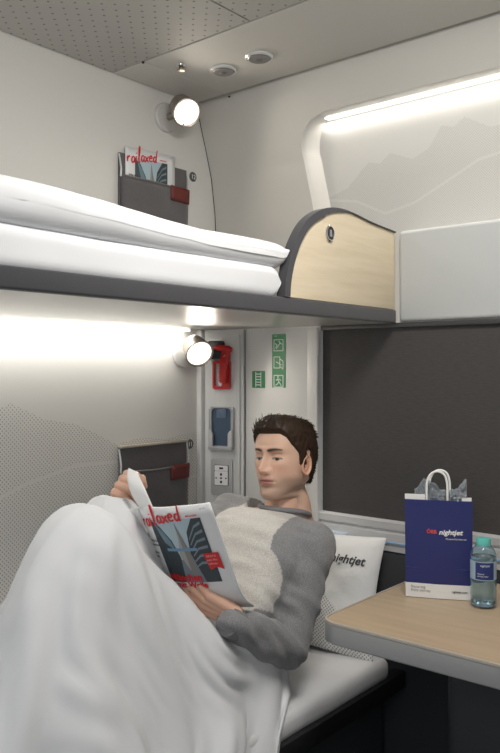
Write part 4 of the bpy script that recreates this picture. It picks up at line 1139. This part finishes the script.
# ---- shirt: torso and sleeves fused, wrinkled
b = BM(); trunk(b, .004)
chain(b, [RSH+Vector((0, -.01, 0)), LSH+Vector((0, .01, 0))], [.062, .062], 18)
chain(b, [(1.725, 1.326, .885), (1.730, 1.325, .900)], [.074, .070], 20)
chain(b, [(1.712, 1.405, .882), RSH+Vector((0, 0, .008))], [.062, .064], 18)
def sleeve(b, sh, el, wr, rs):
    d_ = (wr-el).normalized(); pts = [sh, sh.lerp(el, .33), sh.lerp(el, .7), el, el.lerp(wr, .35), el.lerp(wr, .7), wr-d_*.004]
    chain(b, pts, rs, 18)
sleeve(b, LSH, LEL, LWR, [.062, .056, .051, .048, .046, .037, .031])
sleeve(b, RSH, REL, RWR+Vector((0, 0, -.0)), [.064, .060, .053, .048, .046, .038, .031])
me = fuse(b, .0045, 7)
n_ = len(me.vertices); co = np.zeros(n_*3); me.vertices.foreach_get('co', co); co = co.reshape(-1, 3)
no = np.zeros(n_*3); me.vertices.foreach_get('normal', no); no = no.reshape(-1, 3)
def segdist(co, a, b_):
    a, b_ = np.array(a), np.array(b_); d_ = b_-a; t_ = np.clip(((co-a)@d_)/(d_@d_), 0, 1); return np.linalg.norm(co-(a+t_[:, None]*d_), axis=1), t_
newco = co.copy(); col = np.zeros((n_, 3))
for i in range(n_):
    p = Vector(co[i])
    # folds: stretched noise, finer near the elbows, long ones across the belly
    q = Vector((p.x*16+p.z*16, p.y*5, (p.z-p.x)*9)); f1 = noise.noise(q)
    q2 = Vector((p.x*34+p.z*24, p.y*13, p.z*12+7)); f2 = noise.noise(q2)
    low = min(1, max(0, (.86-p.z)/.12))
    newco[i] = co[i]+no[i]*((f1*.0145)*(.45+.55*low)+f2*.0085*(.45+.55*low))
dl, tl = segdist(co, LSH, LEL); dl2, _ = segdist(co, LEL, LWR); dr, tr = segdist(co, RSH, REL); dr2, _ = segdist(co, REL, RWR)
# raglan seam: from the collar down to the armpit
def raglan(co, sh, sgn):
    rel = co-np.array(NKB); a = rel@np.array(WA)*sgn      # sideways from the neck
    dn = rel@np.array((Vector((-.66, 0, -.56)).normalized()))   # down the chest
    return a-(.088+.34*np.clip(dn, 0, .3))
sl = (raglan(co, LSH, -1) > 0) | (dl2 < .062); sr = (raglan(co, RSH, 1) > 0) | (dr2 < .062)
low_t = (co[:, 0] < 1.52) & (np.abs(co[:, 1]-1.33) < .17) & (dl > .075) & (dl2 > .07) & (dr > .075) & (dr2 > .07)
slv = (sl | sr) & ~low_t
tcol = np.array((.52, .50, .47)); scol = np.array((.215, .215, .222))
mask = slv.astype(float)
col = tcol*(1-mask[:, None])+scol*mask[:, None]
# narrow collar band round the neck
dn, _ = segdist(co, (1.70, 1.322, .90), (1.745, 1.322, .985))
# open the neck: pull vertices that sit above the collar plane down into the shirt
for i in range(n_):
    p = newco[i]
    if dn[i] < .1:
        hgt = (p-np.array(NKB))@np.array(Vector((.25, 0, .97)))
        if hgt > .018: newco[i] = p-np.array((.25, 0, .97))*(hgt-.018)*.9
me.vertices.foreach_set('co', newco.ravel()); me.update()
at_ = me.color_attributes.new('Col', 'FLOAT_COLOR', 'POINT'); at_.data.foreach_set('color', np.c_[col, np.ones(n_)].ravel())
M['shirt'] = mat('heather_jersey', (.4, .4, .4), .9, sheen=.25); t = NT(M['shirt'])
va = t.n('ShaderNodeVertexColor', layer_name='Col'); nz = t.noise(420, 2)
mx = t.n('ShaderNodeMix', data_type='RGBA', blend_type='MULTIPLY'); mx.inputs[0].default_value = 1
t.l(va.outputs[0], mx.inputs[6]); rmp = t.n('ShaderNodeMapRange'); rmp.inputs[1].default_value = .3; rmp.inputs[2].default_value = .7; rmp.inputs[3].default_value = .72; rmp.inputs[4].default_value = 1.2
t.l(nz, rmp.inputs[0]); t.l(rmp.outputs[0], mx.inputs[7]); t.base(mx.outputs[2]); t.bump(nz, .25, .001)
shirt = link('shirt', me, M['shirt'], t_man, True); shirt['label'] = 'light heather grey body with darker grey raglan sleeves'
# collar ring
cn = NKB+Vector((.008, -.002, .018)); ax = Vector((.30, 0, .95)).normalized(); u1 = Vector((0, 1, 0)); u2 = ax.cross(u1).normalized()
b = BM(); rp = [cn+u1*math.cos(a)*.071+u2*math.sin(a)*.070+ax*(.008*math.cos(a)**2) for a in np.linspace(0, 2*math.pi, 41)]
tube(b, rp, .0075, 10, caps=False); cl = obj('collar', b, mat('collar_grey', (.19, .19, .2), .9), shirt)
for wr, el in ((LWR, LEL), (RWR, REL)):
    d_ = (wr-el).normalized(); b = BM(); tube(b, [wr-d_*.03, wr-d_*.02, wr-d_*.004, wr+d_*.004], [.0345, .0350, .0345, .0325], 24)
    obj('cuff', b, mat('cuff_grey', (.20, .20, .207), .9), shirt)

# ---- hair: a sculpted cap and combed strands
X, Y, Z_ = HP[..., 0], HP[..., 1], HP[..., 2]; A = np.abs(Y)
# hairline height as a function of position along the head (x forward)
def hairline(x, y):
    a = abs(y)
    if x > .050:
        front = .077-.012*max(0, (a-.038)/.02)*(1 if a > .038 else 0)
        t_ = min(1, max(0, (x-.050)/.008)); side = .046
        return side*(1-t_)+front*t_ if a > .05 else front
    pts_ = [(-.11, -.070), (-.06, -.062), (-.030, -.040), (-.022, .028), (-.004, .034), (.004, -.014), (.020, -.012), (.026, .020), (.040, .036), (.050, .046)]
    return float(np.interp(x, [p[0] for p in pts_], [p[1] for p in pts_]))
HL = np.vectorize(hairline)(X, Y)
# normals of the head grid
du = np.roll(HP, -1, 0)-np.roll(HP, 1, 0); dv = np.gradient(HP, axis=1); Nn = np.cross(du, dv); Nn /= np.linalg.norm(Nn, axis=2, keepdims=True)+1e-12
if (Nn[:, 60]*HP[:, 60]).sum() < 0: Nn = -Nn
above = Z_-HL
topness = np.clip((Z_-.055)/.05, 0, 1); frontness = np.clip((X+.02)/.08, 0, 1)
T_ = .0050+.0010*topness+.0150*topness*frontness
T_ += .004*np.clip(-X/.1, 0, 1)*np.clip(Z_/.08, 0, 1)
rampw = np.where(Z_ > .06, .006, .010)
fade = np.clip(above/rampw, 0, 1)
def cap_T(X, Y, Z_):
    return T_
nz_ = np.zeros_like(X)
for i in range(0, NAN_):
    for k in range(0, 150):
        p = HP[i, k]
        # grooves that run front to back on top, downwards at the sides
        if p[2] > .07: q = Vector((p[0]*16, p[1]*95, p[2]*20))
        else: q = Vector((p[0]*90+p[2]*40, p[1]*20, p[2]*14))
        nz_[i, k] = noise.noise(q)
T2 = (T_+nz_*(.0022+.0025*topness))*fade-.003*(1-fade)
CP = HP+Nn*T2[..., None]; CP[..., 0] += .010*topness*frontness*fade; CP[..., 2] += .004*topness*frontness*fade
keep = fade > .02
idx = np.arange(NAN_*NLV).reshape(NAN_, NLV); fs = []
for i in range(NAN_):
    j = (i+1) % NAN_
    for k in range(NLV-1):
        if keep[i, k] or keep[j, k] or keep[i, k+1] or keep[j, k+1]: fs.append((int(idx[i, k]), int(idx[j, k]), int(idx[j, k+1]), int(idx[i, k+1])))
bh = bmesh.new(); vv = [bh.verts.new(HM @ Vector(p)) for p in CP.reshape(-1, 3)]
for f_ in fs: bh.faces.new([vv[a] for a in f_])
bmesh.ops.delete(bh, geom=[v for v in bh.verts if not v.link_faces], context='VERTS')
rnd = random.Random(3)
cand = [(i, k) for i in range(NAN_) for k in range(3, 175) if above[i, k] > .002]
for _ in range(2600):
    i, k = rnd.choice(cand); p = Vector(CP[i, k]); n_ = Vector(Nn[i, k]); tp = float(topness[i, k]); fr_ = float(frontness[i, k])
    jit = Vector((rnd.uniform(-1, 1), rnd.uniform(-1, 1), rnd.uniform(-1, 1)))*.25
    if tp > .25:
        if fr_ > .6 and above[i, k] < .035: d_ = (n_*.5+Vector((-.05, -.25, 1.1))+jit).normalized(); L_ = rnd.uniform(.012, .022); bend = Vector((-.8, -.1, -.15))
        else: d_ = (n_*.28+Vector((-1, -.15, .12))+jit).normalized(); L_ = rnd.uniform(.014, .024); bend = Vector((-.2, 0, -.7))
    else:
        d_ = (n_*.20+Vector((-.55, 0, -.75))+jit*.6).normalized(); L_ = rnd.uniform(.008, .016); bend = -n_*.5
    p = p-n_*.0035; pts = []
    for s in range(5): pts.append(p.copy()); p = p+d_*L_/4; d_ = (d_+bend*.16).normalized()
    r0 = rnd.uniform(.0007, .0014)
    tube(bh, [HM @ q for q in pts], [r0, r0*1.05, r0*.9, r0*.6, r0*.15], 4, caps=False)
M['hair'] = mat('dark_brown_hair', (.030, .018, .012), .5, spec=.3); t = NT(M['hair'])
t.base(t.mix(t.noise(160, 2), (.009, .006, .005), (.060, .034, .020)))
hair = obj('hair', bh, M['hair'], t_man, auto=80)
# ================================================================== DUVET over the legs: draped as a membrane, then settled as cloth
def drape():
    rng = np.random.default_rng(5)
    caps = []
    def cap(a, b, r0, r1): caps.append((np.array(a, float), np.array(b, float), r0, r1))
    for s, kn, an in ((-1, KNL, ANL), (1, KNR, ANR)):
        hp = np.array(HIP)+np.array(WA)*.085*s; kn, an = np.array(kn), np.array(an)
        cap(hp+np.array([0, 0, -.03]), kn, .07, .068); cap(kn, kn*.7+an*.3, .072, .066); cap(kn*.7+an*.3, an, .066, .05); cap(an, an+np.array([-.16, 0, .02]), .05, .045)
    for dy in (-.06, .06): cap([1.30, 1.33+dy, .60], [1.50, 1.33+dy, .71], .115, .12)
    # 1. obstacle height field and the sagging sheet above it
    nx, ny = 130, 60; x0, x1, y0, y1 = -.30, 1.72, 1.00, 1.84
    gx = np.linspace(x0, x1, nx)[:, None]+0*np.linspace(0, 1, ny)[None]; gy = np.linspace(y0, y1, ny)[None]+0*gx
    ob = np.where(gy > 1.085, .520, .18)
    for a, b, r0, r1 in caps:
        for t in np.linspace(0, 1, 30):
            c = a+(b-a)*t; r = r0+(r1-r0)*t+.016; d2 = (gx-c[0])**2+(gy-c[1])**2
            ob = np.maximum(ob, np.where(d2 < r*r, c[2]+np.sqrt(np.maximum(r*r-d2, 0)), 0))
    Zf = np.maximum(ob, .62); hx = (x1-x0)/(nx-1); 
    for it in range(1500):
        A_ = np.pad(Zf, 1, mode='edge')
        av = (A_[:-2, 1:-1]+A_[2:, 1:-1]+A_[1:-1, :-2]+A_[1:-1, 2:])/4
        av[:, 0] = Zf[:, 1]-EDGE_DROP
        Zf = np.maximum(ob, av-DUV_G*hx*hx)
    # 2. cloth grid laid on it; the strip beyond the bed edge hangs down
    NU, NV = 104, 84; NH = 26
    uu = np.linspace(0, 1, NU); P = np.zeros((NU, NV, 3)); hang = np.linspace(.42, 0, NH, endpoint=False)
    yy = np.r_[np.full(NH, y0), np.linspace(y0, 1.832, NV-NH)]; hh = np.r_[hang, np.zeros(NV-NH)]
    for k in range(NV):
        y = yy[k]
        st = min(1, max(0, (y-1.12)/.07)); st = st*st*(3-2*st)
        xr = HEM_A+(HEM_B-HEM_A)*st if y > 1.12 else HEM_A-min(.33, 10*(1.12-y))-HEM_D*hh[k]
        xs = x0+.02+(xr-x0-.02)*uu
        fi = (xs-x0)/(x1-x0)*(nx-1); i0 = np.clip(fi.astype(int), 0, nx-2); fr_ = fi-i0
        fj = (y-y0)/(y1-y0)*(ny-1); j0 = min(int(fj), ny-2); gj = fj-j0
        z = (Zf[i0, j0]*(1-fr_)+Zf[i0+1, j0]*fr_)*(1-gj)+(Zf[i0, j0+1]*(1-fr_)+Zf[i0+1, j0+1]*fr_)*gj
        P[:, k] = np.stack([xs, y-.03*hh[k]+0*xs, z-hh[k]], -1)
    P[..., 2] = np.maximum(P[..., 2], .03)
    # long soft folds running down from the knees seed the buckling
    kx, ky = 1.06, 1.28
    th = np.arctan2(P[..., 1]-ky, P[..., 0]-kx); rr = np.hypot(P[..., 0]-kx, P[..., 1]-ky)
    seed_f = np.zeros((NU, NV))
    for i in range(NU):
        for k in range(NV):
            seed_f[i, k] = noise.noise(Vector((math.cos(th[i, k])*3.2, math.sin(th[i, k])*3.2+hh[k]*.2, rr[i, k]*.8)))+.45*noise.noise(Vector((P[i, k, 0]*9, P[i, k, 1]*9+hh[k]*2, 4)))
    rest = P.copy()
    X = P.copy(); am = .035*np.clip((rr-.02)/.15, 0, 1)
    X[..., 2] += am*np.maximum(seed_f, -.1)*(hh == 0)[None]; X[..., 1] -= am*(seed_f+.4)*np.clip((1.16-X[..., 1])/.1, 0, 1)
    X = X.reshape(-1, 3); Xp = X.copy(); R0 = rest.reshape(-1, 3); cons = []
    I, J = np.meshgrid(np.arange(NU), np.arange(NV), indexing='ij')
    for di, dj, kf in ((1, 0, 1), (0, 1, 1), (1, 1, .5), (1, -1, .5), (3, 0, .15), (0, 3, .15), (6, 0, .08), (0, 6, .08)):
        for par in range(2):
            ok = (I+di < NU) & (J+dj < NV) & (J+dj >= 0) & (((I//di) % 2 == par) if di else ((J//dj) % 2 == par))
            a = (I*NV+J)[ok]; b = ((I+di)*NV+J+dj)[ok]
            cons.append((a, b, np.linalg.norm(R0[a]-R0[b], axis=1)*DUV_EXTRA, kf))
    TH = .014
    for s in range(DUV_STEPS):
        vel = (X-Xp)*.96; Xp = X.copy(); X = X+vel; X[:, 2] -= 9.8/90**2*.7
        for it in range(8):
            for a, b, L, kf in cons:
                d = X[b]-X[a]; D = np.linalg.norm(d, axis=1)+1e-9; c = np.minimum(D-L, 0) if kf < .2 else D-L
                c = (c/D*.5*kf)[:, None]*d; X[a] += c; X[b] -= c
            if it % 2 == 0: continue
            hit = np.zeros(len(X), bool)
            for a, b, r0, r1 in caps:
                d = b-a; t = np.clip(((X-a)@d)/(d@d), 0, 1); c = a+t[:, None]*d; r = r0+(r1-r0)*t+TH; v = X-c; D = np.linalg.norm(v, axis=1)+1e-9; m = D < r
                X[m] = c[m]+v[m]/D[m][:, None]*r[m][:, None]; hit |= m
            ins = (X[:, 2] < .519) & (X[:, 1] > 1.078); top = ins & ((.519-X[:, 2]) < (X[:, 1]-1.078)*1.5); frt = ins & ~top
            X[top, 2] = .519; X[frt, 1] = 1.078; hit |= ins
            m = X[:, 1] > 1.836; X[m, 1] = 1.836
            X[:, 2] = np.maximum(X[:, 2], .02)
            X[hit] -= (X[hit]-Xp[hit])*.5
    G = X.reshape(NU, NV, 3)
    for it in range(2):
        A_ = np.pad(G, ((1, 1), (1, 1), (0, 0)), mode='edge'); Sm = (A_[:-2, 1:-1]+A_[2:, 1:-1]+A_[1:-1, :-2]+A_[1:-1, 2:])/4
        G[1:-1, 1:-1] = (.5*G+.5*Sm)[1:-1, 1:-1]
    # folds and creases of the filled cover, running away from the knees
    du = np.gradient(G, axis=0); dv = np.gradient(G, axis=1); N_ = np.cross(du, dv); N_ /= np.linalg.norm(N_, axis=2, keepdims=True)+1e-9
    for i in range(NU):
        for k in range(NV):
            p = G[i, k]; dx, dy = R0.reshape(NU, NV, 3)[i, k, 0]-kx, R0.reshape(NU, NV, 3)[i, k, 1]-hh[k]-ky
            a_ = math.atan2(dy, dx); r_ = math.hypot(dx, dy)
            wob = noise.noise(Vector((dx*4, dy*4, 9)))*.35
            f1 = noise.noise(Vector((math.cos(a_+wob)*5.5, math.sin(a_+wob)*5.5, r_*1.6)))
            f1 = (1-abs(f1)*2.4); f1 = max(f1, -.3)
            f2 = noise.noise(Vector((math.cos(a_+wob)*12, math.sin(a_+wob)*12, r_*4+3)))
            f3 = noise.noise(Vector((dx*8+2, dy*8, 3)))
            f4 = max(0, 1-abs(noise.noise(Vector((math.cos(a_+wob*1.6)*9+5, math.sin(a_+wob*1.6)*9, r_*2.2))))*5)**1.5
            amp = min(1, max(0, (r_-.03)/.16))
            G[i, k] = p+N_[i, k]*amp*(.017*f1+.014*f2+.008*f3+.010*f4)*FOLD_SIGN
    G[..., 1] = np.minimum(G[..., 1], 1.838)
    on = (G[..., 1] > 1.08) & (G[..., 2] < .53); G[..., 2][on] = np.maximum(G[..., 2][on], .519)
    return G
EDGE_DROP, FOLD_SIGN = .022, 1.35
DUV_G, DUV_EXTRA, DUV_STEPS, HEM_A, HEM_B, HEM_C, HEM_D = 5.0, 1.05, 110, 1.53, 1.30, 4.2, .6
o = link('duvet', gridmesh(drape()), M['linen'], None, True)
m_ = o.modifiers.new('s', 'SOLIDIFY'); m_.thickness = .016; m_.offset = 0
m_ = o.modifiers.new('b', 'SUBSURF'); m_.levels = 1; m_.render_levels = 1
apply_mods(o)
o.data.polygons.foreach_set('use_smooth', [True]*len(o.data.polygons))
tag(o, 'large rumpled white duvet over the man\'s raised knees on the lower bunk', 'duvet')
